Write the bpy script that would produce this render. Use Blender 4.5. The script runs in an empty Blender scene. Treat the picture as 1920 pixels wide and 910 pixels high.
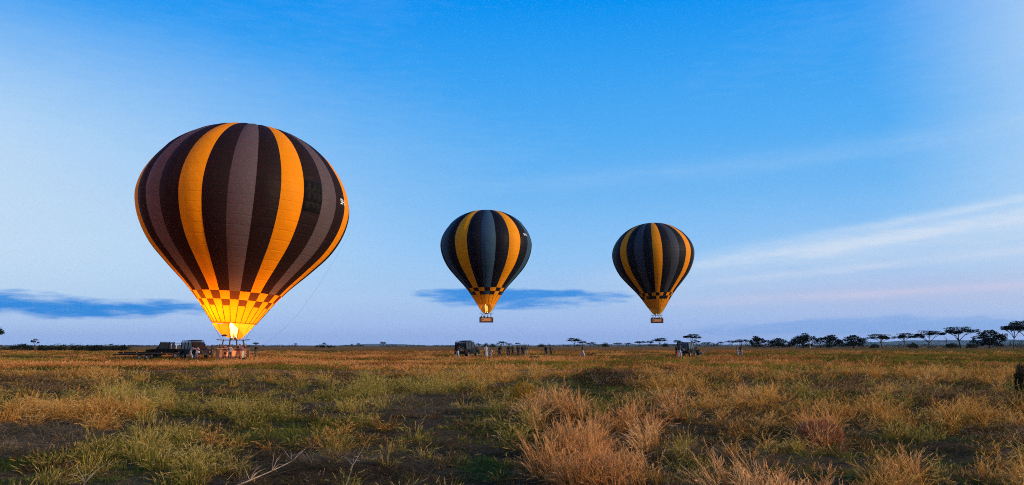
import bpy, bmesh, math, random
import numpy as np
from mathutils import Vector, Matrix

R = math.radians
sc = bpy.context.scene
col = sc.collection

# ------------------------------------------------------------------ camera
F = 1386.0            # focal length in photograph pixels (1920 wide)
HZ = 648.0            # horizon row
CAMH = 1.65
PITCH = math.atan((HZ - 455) / F)
cam_d = bpy.data.cameras.new('camera')
cam_d.sensor_width = 36.0
cam_d.lens = 36.0 * F / 1920
cam_d.clip_start = 0.1
cam_d.clip_end = 60000
cam = bpy.data.objects.new('camera', cam_d)
col.objects.link(cam)
cam.location = (0, 0, CAMH)
cam.rotation_euler = (R(90) + PITCH, 0, 0)
sc.camera = cam

# ------------------------------------------------------------------ render / exposure
sc.render.engine = 'CYCLES'
sc.cycles.use_denoising = False; sc.cycles.filter_width = 1.0
sc.cycles.use_adaptive_sampling = True; sc.cycles.adaptive_threshold = .01; sc.cycles.adaptive_min_samples = 8
sc.cycles.max_bounces = 4
sc.cycles.diffuse_bounces = 2
sc.cycles.glossy_bounces = 2
sc.cycles.transmission_bounces = 4
sc.cycles.volume_bounces = 0
sc.cycles.sample_clamp_indirect = 2
sc.view_settings.view_transform = 'Standard'
sc.view_settings.look = 'None'
sc.view_settings.gamma = 1
sc.view_settings.exposure = 0.0
sc.view_settings.use_curve_mapping = False

# ------------------------------------------------------------------ node maths helper
class NX:
    """A socket with operators, so that node maths reads as maths."""
    def __init__(s, tree, sock): s.t, s.s = tree, sock
    def _op(s, op, *others, clamp=False):
        n = s.t.nodes.new('ShaderNodeMath'); n.operation = op; n.use_clamp = clamp
        for i, v in enumerate((s,) + others):
            if isinstance(v, NX): s.t.links.new(v.s, n.inputs[i])
            else: n.inputs[i].default_value = v
        return NX(s.t, n.outputs[0])
    def __add__(s, o): return s._op('ADD', o)
    __radd__ = __add__
    def __sub__(s, o): return s._op('SUBTRACT', o)
    def __rsub__(s, o): return (s * -1) + o
    def __mul__(s, o): return s._op('MULTIPLY', o)
    __rmul__ = __mul__
    def __truediv__(s, o): return s._op('DIVIDE', o)
    def clamp(s): return s._op('ADD', 0.0, clamp=True)
    def abs(s): return s._op('ABSOLUTE')
    def smooth(s, a, b):
        n = s.t.nodes.new('ShaderNodeMapRange'); n.interpolation_type = 'SMOOTHSTEP'
        s.t.links.new(s.s, n.inputs[0]); n.inputs[1].default_value = a; n.inputs[2].default_value = b
        return NX(s.t, n.outputs[0])
    def gauss(s, c, w):
        d = (s - c) * (1.0 / w)
        return (d * d * -1.0)._op('EXPONENT')

def ramp(tree, fac, stops, interp='LINEAR'):
    n = tree.nodes.new('ShaderNodeValToRGB'); n.color_ramp.interpolation = interp
    e = n.color_ramp.elements
    while len(e) > 1: e.remove(e[-1])
    e[0].position = stops[0][0]; e[0].color = (*stops[0][1], 1)
    for p, c in stops[1:]:
        k = e.new(p); k.color = (*c, 1)
    tree.links.new(fac.s, n.inputs[0])
    return n.outputs[0]

def mixc(tree, fac, a, b, mode='MIX'):
    n = tree.nodes.new('ShaderNodeMix'); n.data_type = 'RGBA'; n.blend_type = mode
    for i, v in ((0, fac), (6, a), (7, b)):
        if isinstance(v, NX): tree.links.new(v.s, n.inputs[i])
        elif hasattr(v, 'is_linked'): tree.links.new(v, n.inputs[i])
        elif isinstance(v, (int, float)): n.inputs[i].default_value = v
        else: n.inputs[i].default_value = (*v, 1)
    return n.outputs[2]

def noise(tree, vec, scale, detail=4, rough=0.55, lac=2.0):
    n = tree.nodes.new('ShaderNodeTexNoise')
    n.inputs['Scale'].default_value = scale; n.inputs['Detail'].default_value = detail
    n.inputs['Roughness'].default_value = rough; n.inputs['Lacunarity'].default_value = lac
    if vec is not None: tree.links.new(vec, n.inputs['Vector'])
    return NX(tree, n.outputs['Fac'])

def combine(tree, x, y, z):
    n = tree.nodes.new('ShaderNodeCombineXYZ')
    for i, v in enumerate((x, y, z)):
        if isinstance(v, NX): tree.links.new(v.s, n.inputs[i])
        else: n.inputs[i].default_value = v
    return n.outputs[0]

# ------------------------------------------------------------------ sky and sun
SUN_AZ, SUN_EL = 108.0, 12.0       # degrees clockwise from the view direction (+Y); behind the camera on the right
world = bpy.data.worlds.new('World'); sc.world = world; world.use_nodes = True
world.cycles.sampling_method = 'MANUAL'; world.cycles.sample_map_resolution = 128
wt = world.node_tree; wt.nodes.clear()
wo = wt.nodes.new('ShaderNodeOutputWorld'); bg = wt.nodes.new('ShaderNodeBackground')
bg.inputs['Strength'].default_value = 0.1
wt.links.new(bg.outputs[0], wo.inputs[0])
sky = wt.nodes.new('ShaderNodeTexSky'); sky.sky_type = 'NISHITA'; sky.sun_disc = False
sky.sun_elevation = R(SUN_EL); sky.sun_rotation = R(SUN_AZ)
sky.air_density = 1.0; sky.dust_density = 0.3; sky.ozone_density = 3.0
tc = wt.nodes.new('ShaderNodeTexCoord'); sep = wt.nodes.new('ShaderNodeSeparateXYZ')
wt.links.new(tc.outputs['Generated'], sep.inputs[0])
sx, sy, sz = (NX(wt, sep.outputs[i]) for i in range(3))
EL = sz._op('ARCSINE') * (180 / math.pi)
AZ = sx._op('ARCTAN2', sy) * (180 / math.pi)
# clear dawn air: pale lavender at the horizon to deep blue overhead
base = ramp(wt, (EL * (1 / 60.0)).clamp(), [
    (0.0, (.36, .50, .90)), (.016, (.37, .515, .89)), (.058, (.40, .59, .88)), (.12, (.285, .57, .94)), (.19, (.165, .49, .93)),
    (.265, (.085, .425, .93)), (.36, (.03, .355, .92)), (.43, (.0, .295, .91)), (.7, (.0, .20, .70)), (1, (.0, .15, .55))])
WOB = noise(wt, combine(wt, AZ * .13, EL * .8, 2.2), 1.0, 3, .6)
FINE = noise(wt, combine(wt, AZ * .45, EL * 2.6, 9.2), 1.0, 3, .6)
veil_n = noise(wt, combine(wt, AZ * .035, EL * .11, 3.1), 1.0, 3, .5)
side = AZ.smooth(4, -50) * .86 * (1.0 - EL.smooth(12, 25) * .97) + AZ.smooth(25, 43) * .72
veil = (side + (veil_n - .5) * .22 + (FINE - .5) * .10) * EL.smooth(-2, 7) * (1.0 - EL.smooth(35, 85) * .8)
skyc = mixc(wt, veil.clamp(), base, (.63, .80, .95))
# pale band lower left
skyc = mixc(wt, (AZ.smooth(-4, -45) * EL.gauss(8.0, 4.0) * .40).clamp(), skyc, (.62, .73, .88))
# faint rose glow low on the right
skyc = mixc(wt, (AZ.smooth(2, 30) * EL.gauss(3.6, 1.6) * .5).clamp(), skyc, (.52, .53, .76))
# long cirrus streaks rising to the right
def streak(az0, el0, slope, width, amt, colr, skyc, a0, a1):
    d = EL - ((AZ - az0) * slope + el0) + (WOB - .5) * width
    m = d.gauss(0, width) * AZ.smooth(a0, a1) * (WOB + FINE * .9 - .2)
    return mixc(wt, (m * amt).clamp(), skyc, colr)
skyc = streak(13.8, 5.9, .105, .62, 1.25, (.70, .80, .93), skyc, 3, 26)
skyc = streak(20.0, 5.6, .085, 1.5, .75, (.55, .69, .90), skyc, 2, 30)
skyc = streak(22.0, 7.7, .125, .32, .6, (.66, .78, .93), skyc, 10, 30)
skyc = streak(18.0, 4.9, .07, .28, .6, (.62, .72, .90), skyc, 0, 26)
skyc = streak(12.0, 13.0, .05, .7, .18, (.50, .70, .93), skyc, -14, 12)
skyc = streak(24.0, 3.5, .03, .3, .55, (.70, .64, .82), skyc, 6, 24)
# blue-grey stratus banks near the horizon
def bank(azc, azw, elc, elw, slope, skyc, amt, colr=(.055, .27, .74), up=.5):
    d = EL - ((AZ - azc) * slope + elc)
    core = 1.0 - ((AZ - azc) * (1 / azw))._op('POWER', 2.0) - ((d * (1 / elw))._op('POWER', 2.0))
    m = (core + (WOB - .5) * 2.4 + (FINE - .5) * 1.1).smooth(0.0, .9)
    return mixc(wt, m * amt, skyc, colr)
skyc = bank(-36, 16.5, 2.65, .9, -.012, skyc, 1.0, (.0, .235, .74))
skyc = bank(.6, 8.6, 3.65, .95, .0, skyc, 1.0, (.035, .275, .78))
skyc = bank(27, 15, 1.4, .7, .018, skyc, .5, (.14, .36, .80))
ten = mixc(wt, 1.0, skyc, (10, 10, 10), 'MULTIPLY')
fin = mixc(wt, .965, sky.outputs[0], ten)
wt.links.new(fin, bg.inputs['Color'])

sun_d = bpy.data.lights.new('sun', 'SUN'); sun_d.energy = 5.0; sun_d.angle = R(6); sun_d.color = (1.0, .75, .50)
sun = bpy.data.objects.new('sun', sun_d); col.objects.link(sun)
sdir = Vector((math.sin(R(SUN_AZ)) * math.cos(R(SUN_EL)), math.cos(R(SUN_AZ)) * math.cos(R(SUN_EL)), math.sin(R(SUN_EL))))
sun.rotation_euler = sdir.to_track_quat('Z', 'Y').to_euler()
sun.location = sdir * 200

# ------------------------------------------------------------------ helpers
cp, sp = math.cos(PITCH), math.sin(PITCH)
def ray(px, py):
    cx, cy = (px - 960) / F, (455 - py) / F
    return Vector((cx, cp - cy * sp, sp + cy * cp))
def at(px, py, Y):
    d = ray(px, py); return Vector((0, 0, CAMH)) + d * (Y / d.y)
def depth_of(py):                       # ground distance at a picture row
    return CAMH * F / max(py - HZ, .4)
def gx(px, Y): return at(px, HZ, Y).x   # sideways place at that distance

def vnoise(x, y, seed=0):
    x = np.asarray(x, float); y = np.asarray(y, float)
    xi = np.floor(x).astype(np.int64); yi = np.floor(y).astype(np.int64)
    xf = x - xi; yf = y - yi
    def h(a, b):
        n = (a * 374761393 + b * 668265263 + seed * 982451653) & 0x7fffffff
        n = ((n ^ (n >> 13)) * 1274126177) & 0x7fffffff
        return ((n ^ (n >> 16)) & 0xffff) / 65535.0
    u = xf * xf * (3 - 2 * xf); v = yf * yf * (3 - 2 * yf)
    return (h(xi, yi) * (1 - u) + h(xi + 1, yi) * u) * (1 - v) + (h(xi, yi + 1) * (1 - u) + h(xi + 1, yi + 1) * u) * v
def fbm(x, y, seed=0, o=4):
    s = 0; a = .5
    for i in range(o):
        s = s + a * vnoise(np.asarray(x) * 2 ** i, np.asarray(y) * 2 ** i, seed + i); a *= .5
    return s / (1 - .5 ** o)
def height(x, y):
    x = np.asarray(x, float); y = np.asarray(y, float)
    fade = np.clip(1.3 - np.hypot(x, y) / 70.0, 0, 1)
    return ((fbm(x / 6.0, y / 6.0, 11) - .5) * .34 + (fbm(x / 1.3, y / 1.3, 5, 3) - .5) * .10) * fade

class MB:
    def __init__(s): s.v = []; s.f = []; s.m = []; s.sm = []
    def add(s, v, f, m=0, smooth=False):
        b = len(s.v); s.v += [tuple(p) for p in v]
        s.f += [tuple(i + b for i in q) for q in f]; s.m += [m] * len(f); s.sm += [smooth] * len(f)
    def box(s, c, d, m=0, rot=None, taper=1.0):
        x, y, z = d[0] / 2, d[1] / 2, d[2] / 2
        v = [Vector((a * x * (taper if e > 0 else 1), b * y * (taper if e > 0 else 1), e * z)) for e in (-1, 1) for a, b in ((-1, -1), (1, -1), (1, 1), (-1, 1))]
        if rot is not None: v = [rot @ p for p in v]
        v = [p + Vector(c) for p in v]
        s.add(v, [(3, 2, 1, 0), (4, 5, 6, 7), (0, 1, 5, 4), (1, 2, 6, 5), (2, 3, 7, 6), (3, 0, 4, 7)], m)
    def prism(s, prof, x0, x1, m=0):
        """profile (y, z) extruded along x"""
        n = len(prof)
        v = [(x0, p[0], p[1]) for p in prof] + [(x1, p[0], p[1]) for p in prof]
        f = [tuple(range(n)), tuple(range(2 * n - 1, n - 1, -1))]
        f += [(i, i + n, (i + 1) % n + n, (i + 1) % n) for i in range(n)]
        s.add(v, f, m)
    def tube(s, pts, r, n=8, m=0, cap=True, smooth=True):
        pts = [Vector(p) for p in pts]; k = len(pts)
        rs = r if isinstance(r, (list, tuple)) else [r] * k
        v = []
        for i, p in enumerate(pts):
            t = (pts[min(i + 1, k - 1)] - pts[max(i - 1, 0)]).normalized()
            a = t.cross(Vector((0, 0, 1)) if abs(t.z) < .9 else Vector((1, 0, 0))).normalized(); b = t.cross(a)
            v += [p + (a * math.cos(2 * math.pi * j / n) + b * math.sin(2 * math.pi * j / n)) * rs[i] for j in range(n)]
        f = [(i * n + j, i * n + (j + 1) % n, (i + 1) * n + (j + 1) % n, (i + 1) * n + j) for i in range(k - 1) for j in range(n)]
        s.add(v, f, m, smooth)
        if cap:
            s.add(v[:n], [tuple(range(n - 1, -1, -1))], m); s.add(v[-n:], [tuple(range(n))], m)
    def lathe(s, prof, n=16, m=0, mat=None, smooth=True):
        """profile (r, z) round the z axis"""
        v = []
        for r, z in prof: v += [Vector((r * math.cos(2 * math.pi * j / n), r * math.sin(2 * math.pi * j / n), z)) for j in range(n)]
        if mat is not None: v = [mat @ p for p in v]
        k = len(prof)
        f = [(i * n + j, i * n + (j + 1) % n, (i + 1) * n + (j + 1) % n, (i + 1) * n + j) for i in range(k - 1) for j in range(n)]
        s.add(v, f, m, smooth)
    def mesh(s, name):
        me = bpy.data.meshes.new(name); me.from_pydata(s.v, [], s.f); me.update()
        me.polygons.foreach_set('material_index', s.m)
        me.polygons.foreach_set('use_smooth', s.sm)
        return me
    def build(s, name, mats, parent=None, bevel=0):
        me = s.mesh(name)
        for k in (mats if isinstance(mats, (list, tuple)) else [mats]): me.materials.append(k)
        return link(name, me, parent, bevel)
def link(name, me, parent=None, bevel=0):
    o = bpy.data.objects.new(name, me); col.objects.link(o); o.parent = parent
    if bevel:
        b = o.modifiers.new('bevel', 'BEVEL'); b.width = bevel; b.segments = 2; b.limit_method = 'ANGLE'
    return o
def empty(name, loc=(0, 0, 0), rz=0):
    o = bpy.data.objects.new(name, None); col.objects.link(o); o.location = loc; o.rotation_euler = (0, 0, rz); return o
def tag(o, label=None, cat=None, group=None, kind=None):
    for k, v in (('label', label), ('category', cat), ('group', group), ('kind', kind)):
        if v: o[k] = v
    return o
def copy_tree(o, parent=None):
    c = o.copy(); col.objects.link(c); c.parent = parent
    for ch in list(o.children): copy_tree(ch, c)
    return c

# ------------------------------------------------------------------ materials
def mat_new(name):
    m = bpy.data.materials.new(name); m.use_nodes = True; m.node_tree.nodes.clear()
    t = m.node_tree; o = t.nodes.new('ShaderNodeOutputMaterial'); return m, t, o
def simple(name, c, rough=.6, metal=0.0, nscale=0, namt=.3, spec=.5, coat=0):
    m, t, o = mat_new(name); b = t.nodes.new('ShaderNodeBsdfPrincipled')
    b.inputs['Base Color'].default_value = (*c, 1); b.inputs['Roughness'].default_value = rough; b.inputs['Metallic'].default_value = metal
    b.inputs['Specular IOR Level'].default_value = spec; b.inputs['Coat Weight'].default_value = coat
    if nscale:
        g = t.nodes.new('ShaderNodeTexCoord'); n = noise(t, g.outputs['Object'], nscale, 4)
        t.links.new(mixc(t, n.smooth(.3, .7), tuple(v * (1 - namt) for v in c), tuple(min(1, v * (1 + namt)) for v in c)), b.inputs['Base Color'])
    t.links.new(b.outputs[0], o.inputs[0]); return m
def leafy(name, c, c2, trans=.4, tcol=None, attr='tint'):
    """thin plant matter: diffuse plus light through the blade; colour varies from plant to plant"""
    m, t, o = mat_new(name)
    a = t.nodes.new('ShaderNodeAttribute'); a.attribute_type = 'INSTANCER'; a.attribute_name = attr
    cc = mixc(t, NX(t, a.outputs['Fac']), c, c2)
    d = t.nodes.new('ShaderNodeBsdfDiffuse'); tr = t.nodes.new('ShaderNodeBsdfTranslucent'); mx = t.nodes.new('ShaderNodeMixShader')
    t.links.new(cc, d.inputs[0]); t.links.new(cc, tr.inputs[0]); mx.inputs[0].default_value = trans
    t.links.new(d.outputs[0], mx.inputs[1]); t.links.new(tr.outputs[0], mx.inputs[2]); t.links.new(mx.outputs[0], o.inputs[0])
    return m
def fabric(name, c, tc_, trans=.4, sheen=.0):
    """coated ripstop envelope cloth: weave, panel seams and a share of light let through"""
    m, t, o = mat_new(name)
    g = t.nodes.new('ShaderNodeTexCoord')
    n = noise(t, g.outputs['Object'], .55, 5, .6)
    d = t.nodes.new('ShaderNodeBsdfPrincipled'); d.inputs['Roughness'].default_value = .55; d.inputs['Specular IOR Level'].default_value = .08
    d.inputs['Sheen Weight'].default_value = sheen
    tr = t.nodes.new('ShaderNodeBsdfTranslucent'); mx = t.nodes.new('ShaderNodeMixShader'); mx.inputs[0].default_value = trans
    t.links.new(mixc(t, n, tuple(v * .86 for v in c), tuple(v * 1.12 for v in c)), d.inputs['Base Color'])
    t.links.new(mixc(t, n, tuple(v * .85 for v in tc_), tuple(min(1, v * 1.12) for v in tc_)), tr.inputs[0])
    w = t.nodes.new('ShaderNodeTexWave'); w.bands_direction = 'Z'; w.wave_profile = 'SIN'; w.inputs['Scale'].default_value = .30
    w.inputs['Distortion'].default_value = .4; t.links.new(g.outputs['Object'], w.inputs[0])
    seam = NX(t, w.outputs['Fac']).smooth(.0, .06)
    n2 = noise(t, g.outputs['Object'], 1.4, 4, .6)
    hh = seam * .05 + n2 * .12
    bp = t.nodes.new('ShaderNodeBump'); bp.inputs['Strength'].default_value = .5; bp.inputs['Distance'].default_value = 1.0
    t.links.new(hh.s, bp.inputs['Height']); t.links.new(bp.outputs[0], d.inputs['Normal'])
    t.links.new(d.outputs[0], mx.inputs[1]); t.links.new(tr.outputs[0], mx.inputs[2]); t.links.new(mx.outputs[0], o.inputs[0])
    return m
def emit(name, c, s, c2=None):
    m, t, o = mat_new(name); e = t.nodes.new('ShaderNodeEmission'); e.inputs[0].default_value = (*c, 1); e.inputs[1].default_value = s
    if c2:
        g = t.nodes.new('ShaderNodeTexCoord'); x = t.nodes.new('ShaderNodeSeparateXYZ'); t.links.new(g.outputs['Generated'], x.inputs[0])
        n = noise(t, g.outputs['Object'], 2.0, 3)
        t.links.new(mixc(t, (NX(t, x.outputs[2]) + (n - .5) * .8).clamp(), c, c2), e.inputs[0])
    t.links.new(e.outputs[0], o.inputs[0]); return m
def wicker_mat(name):
    m, t, o = mat_new(name); b = t.nodes.new('ShaderNodeBsdfPrincipled'); b.inputs['Roughness'].default_value = .7
    g = t.nodes.new('ShaderNodeTexCoord')
    ck = t.nodes.new('ShaderNodeTexChecker'); ck.inputs['Scale'].default_value = 22; t.links.new(g.outputs['Object'], ck.inputs[0])
    ck.inputs[1].default_value = (.44, .17, .05, 1); ck.inputs[2].default_value = (.26, .095, .03, 1)
    n = noise(t, g.outputs['Object'], 3)
    t.links.new(mixc(t, n * .5, ck.outputs[0], (.16, .06, .03)), b.inputs['Base Color'])
    bp = t.nodes.new('ShaderNodeBump'); bp.inputs['Strength'].default_value = .4; bp.inputs['Distance'].default_value = .02
    t.links.new(ck.outputs[1], bp.inputs['Height']); t.links.new(bp.outputs[0], b.inputs['Normal'])
    t.links.new(b.outputs[0], o.inputs[0]); return m

M = dict(
    wicker=wicker_mat('wicker'), leather=simple('dark_leather', (.035, .02, .015), .5, nscale=5),
    steel=simple('stainless_steel', (.5, .5, .5), .3, 1.0), darkmetal=simple('dark_steel', (.012, .012, .013), .6, .2, spec=.2),
    banner=simple('banner_cloth', (.68, .27, .09), .8, nscale=2, namt=.15), emblem=simple('banner_print', (.10, .03, .02), .8),
    tape=simple('load_tape_dark', (.03, .018, .01), .8), rope=simple('rope', (.12, .11, .10), .9),
    white_print=simple('white_lettering', (.85, .85, .85), .7),
    paint_green=simple('dark_green_paint', (.008, .012, .009), .55, nscale=1.5, spec=.12), paint_black=simple('black_paint', (.007, .007, .008), .55, nscale=1.5, spec=.12),
    canvas=simple('dark_canvas', (.012, .012, .010), .9, nscale=3, spec=.1), glass=simple('vehicle_glass', (.010, .012, .016), .12, spec=.22),
    paleglass=simple('pale_vehicle_glass', (.03, .045, .07), .10, spec=.35),
    rubber=simple('tyre_rubber', (.012, .012, .012), .9, nscale=8), rim=simple('wheel_rim', (.22, .22, .22), .4, .7),
    plate=simple('number_plate', (.62, .6, .5), .6), amber=simple('amber_lens', (.75, .20, .03), .2), red=simple('red_lens', (.45, .015, .012), .2),
    lamp_glass=simple('headlamp_glass', (.55, .55, .52), .1), deck=simple('worn_deck_wood', (.05, .04, .032), .9, nscale=3),
    bark=simple('acacia_bark', (.045, .035, .028), .95, nscale=1.5), paletrunk=simple('pale_bark', (.30, .27, .22), .9, nscale=1.5),
    twig=simple('dead_twig', (.17, .125, .095), .9, nscale=9, namt=.5),
)

# ------------------------------------------------------------------ ground
def ground_material():
    m, t, o = mat_new('savanna_ground'); b = t.nodes.new('ShaderNodeBsdfPrincipled'); b.inputs['Roughness'].default_value = 1; b.inputs['Specular IOR Level'].default_value = .0
    g = t.nodes.new('ShaderNodeNewGeometry'); s = t.nodes.new('ShaderNodeSeparateXYZ'); t.links.new(g.outputs['Position'], s.inputs[0])
    X, Y = NX(t, s.outputs[0]), NX(t, s.outputs[1])
    flat = combine(t, X, Y, 0.0)
    n1 = noise(t, flat, .9, 6, .65); n2 = noise(t, flat, 9.0, 5, .7); n3 = noise(t, flat, .16, 5, .6); n4 = noise(t, combine(t, X * .012, Y * .03, 0.0), 1.0, 5, .6)
    soil = mixc(t, n2.smooth(.35, .7), (.034, .023, .015), (.115, .076, .048))  # soil tone lowered too, shade between tufts worked into its colour
    soil = mixc(t, n1.smooth(.5, .75) * .6, soil, (.13, .10, .045))
    field = mixc(t, n2.smooth(.3, .7), (.16, .065, .022), (.32, .14, .045))
    field = mixc(t, n3.smooth(.46, .60) * .85, field, (.075, .055, .020))
    green = mixc(t, n2, (.055, .055, .016), (.12, .10, .03))
    side = ((X / Y) * 1.0).smooth(.28, .50) * Y.smooth(700, 120)
    field = mixc(t, (side * .75 + n4.smooth(.55, .75) * .5).clamp(), field, green)
    field = mixc(t, Y.smooth(260, 900) * .85, field, mixc(t, n4, (.10, .085, .06), (.20, .15, .10)))
    c = mixc(t, (Y + (n1 - .5) * 20.0).smooth(34, 60), soil, field)
    t.links.new(c, b.inputs['Base Color'])
    bp = t.nodes.new('ShaderNodeBump'); bp.inputs['Strength'].default_value = .7; bp.inputs['Distance'].default_value = .12
    t.links.new((n2 + n1).s, bp.inputs['Height']); t.links.new(bp.outputs[0], b.inputs['Normal'])
    t.links.new(b.outputs[0], o.inputs[0]); return m
def build_ground():
    rr = np.concatenate([[0.0], np.geomspace(1.5, 70, 170), np.geomspace(78, 30000, 60)])
    na = 300
    # finer in front of the camera than behind
    a = np.concatenate([np.linspace(-55, 55, 240), np.linspace(55, 305, 62)[1:-1]]); na = len(a)
    rad = np.radians(a)
    x = rr[:, None] * np.sin(rad); y = rr[:, None] * np.cos(rad); z = height(x, y)
    v = np.stack([x, y, z], -1).reshape(-1, 3)
    i = np.arange(len(rr) - 1)[:, None]; j = np.arange(na)[None]
    q = np.stack([i * na + j, i * na + (j + 1) % na, (i + 1) * na + (j + 1) % na, (i + 1) * na + j], -1).reshape(-1, 4)[:, ::-1]
    me = bpy.data.meshes.new('ground'); me.from_pydata(v.tolist(), [], q.tolist()); me.update()
    me.polygons.foreach_set('use_smooth', [True] * len(me.polygons))
    me.materials.append(ground_material())
    tag(link('ground', me), kind='structure')
build_ground()

# wheel tracks worn across the plain
def build_tracks():
    mb = MB()
    def track_y(x): return 48.5 + .05 * x + .5 * math.sin(x * .12)
    for off in (-.9, .9):
        pts = [(-34 + i * .8) for i in range(58)]
        for k in range(len(pts) - 1):
            q = []
            for x, s in ((pts[k], -1), (pts[k + 1], -1), (pts[k + 1], 1), (pts[k], 1)):
                w = .32 + .16 * float(vnoise(x * 1.7, off * 3, 4))
                yy = track_y(x) + off * 1.3 + s * w
                q.append((x, yy, float(height(x, yy)) + .03))
            mb.add(q, [(0, 1, 2, 3)])
    o = mb.build('dirt_track', simple('track_soil', (.20, .125, .085), 1, nscale=2, namt=.4, spec=0)); tag(o, kind='structure')
    return track_y
track_y = build_tracks()

# far blue hills
def build_hills():
    mb = MB(); m = simple('hill_slopes', (.05, .07, .06), 1, nscale=.002, spec=0)
    D = 11000.0
    def ridge(px0, px1, top, seed, D):
        n = 70; rows = []
        for i in range(n + 1):
            u = i / n; px = px0 + (px1 - px0) * u
            env = math.sin(math.pi * u) ** .6
            h = (HZ - top) / F * D * env * (.55 + .8 * float(fbm(u * 6, seed, seed)))
            x = gx(px, D)
            rows.append([(x, D - 900, -6), (x, D - 350, h * .6), (x, D, h), (x, D + 900, -6)])
        v = [p for r in rows for p in r]
        mb.add(v, [(i * 4 + k, (i + 1) * 4 + k, (i + 1) * 4 + k + 1, i * 4 + k + 1) for i in range(n) for k in range(3)], 0, True)
    ridge(1560, 2060, 636, 3, 15000.0); ridge(1720, 2200, 638, 8, 19000.0); ridge(640, 800, 645.0, 5, 19000.0); ridge(1000, 1560, 645.2, 6, 19000.0)
    tag(mb.build('hills', m), kind='structure')
build_hills()

# ------------------------------------------------------------------ grass (geometry-node tufts)
rng = np.random.default_rng(7)
def tuft_mesh(name, n, rad, hlo, hhi, wid, lean, droop, mats, heads=0, head_len=.12, segs=3, seed=0, flat=False):
    """one tuft: n tapering curved blades; some carry a feathery seed head (material 1)"""
    g = np.random.default_rng(seed); V = []; Fc = []; Mi = []
    for k in range(n):
        r = rad * math.sqrt(g.random()); a = g.random() * 6.283
        b = np.array([r * math.cos(a), r * math.sin(a), -.03])
        h = g.uniform(hlo, hhi) * (1.1 - .45 * r / rad); az = a + g.normal() * .9 if not flat else g.random() * 6.283
        ln = abs(g.normal()) * lean + .25 * lean * r / rad; dr = abs(g.normal()) * droop
        d = np.array([math.cos(az), math.sin(az), 0]); sd = np.array([-d[1], d[0], 0]); tw = g.random() * 3.14
        wv = sd * math.cos(tw) + d * math.sin(tw)
        base = len(V); w = wid * 1.3 * g.uniform(.6, 1.3)
        pts = []
        for s in range(segs + 1):
            u = s / segs
            p = b + d * h * (ln * u + dr * u * u) + np.array([0, 0, 1]) * h * u * max(.15, 1 - .35 * ln * u - .45 * dr * u * u)
            pts.append(p)
            if s < segs:
                ww = w * (1 - .55 * u); V += [tuple(p - wv * ww / 2), tuple(p + wv * ww / 2)]
            else: V.append(tuple(p))
        for s in range(segs - 1): Fc.append((base + 2 * s, base + 2 * s + 1, base + 2 * s + 3, base + 2 * s + 2)); Mi.append(0)
        Fc.append((base + 2 * segs - 2, base + 2 * segs - 1, base + 2 * segs)); Mi.append(0)
        if g.random() < heads:
            tip, prev = pts[-1], pts[-2]; t = (tip - prev) / (np.linalg.norm(tip - prev) + 1e-6)
            for q in range(9):
                u = q / 8.0; c0 = tip - t * head_len * (1 - u) * .9
                o = g.normal(size=3); o -= t * o.dot(t); o /= np.linalg.norm(o) + 1e-6
                e = c0 + t * head_len * .32 + o * head_len * .20 * (1.15 - u)
                s2 = np.cross(t, o) * wid * .45
                bb = len(V); V += [tuple(c0 - s2), tuple(c0 + s2), tuple(e + s2 * .4), tuple(e - s2 * .4)]
                Fc.append((bb, bb + 1, bb + 2, bb + 3)); Mi.append(1)
    me = bpy.data.meshes.new(name); me.from_pydata(V, [], Fc); me.update()
    me.polygons.foreach_set('material_index', Mi); me.polygons.foreach_set('use_smooth', [True] * len(Fc))
    for m in mats: me.materials.append(m)
    return me
GM = dict(  # low plants darkened, seed plumes brightened: gap shade and lit tips put in colour
    green=leafy('green_grass_blade', (0.041, 0.071, 0.013), (0.141, 0.149, 0.030)),
    lush=leafy('lush_grass_blade', (0.024, 0.076, 0.021), (0.068, 0.120, 0.026)),
    olive=leafy('olive_grass_blade', (0.071, 0.076, 0.013), (0.229, 0.172, 0.027)),
    gold=leafy('golden_grass_blade', (0.240, 0.098, 0.018), (0.540, 0.220, 0.032)),
    rust=leafy('rusty_grass_blade', (0.184, 0.078, 0.020), (0.367, 0.168, 0.039)),
    straw=leafy('straw_grass_blade', (0.264, 0.165, 0.077), (0.440, 0.275, 0.143)),
    plume=leafy('pink_seed_plume', (0.540, 0.225, 0.070), (0.760, 0.420, 0.180)),
    goldplume=leafy('golden_seed_plume', (0.515, 0.265, 0.064), (0.739, 0.445, 0.153)),
    brown=leafy('brown_herb_blade', (0.067, 0.037, 0.017), (0.199, 0.100, 0.037)),
    tallolive=leafy('tall_olive_blade', (0.131, 0.113, 0.020), (0.379, 0.267, 0.044)),
    oliveplume=leafy('pale_seed_plume', (.40, .29, .08), (.56, .40, .14)),
    fargold=leafy('far_dry_blade', (.190, .068, .020), (.620, .245, .055)),
    litter=leafy('dead_litter', (0.072, 0.050, 0.030), (0.264, 0.192, 0.120)),
)
def protos(name, lst):
    c = bpy.data.collections.new(name)
    for i, me in enumerate(lst): c.objects.link(bpy.data.objects.new('%s_%02d' % (name, i), me))
    return c
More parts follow.
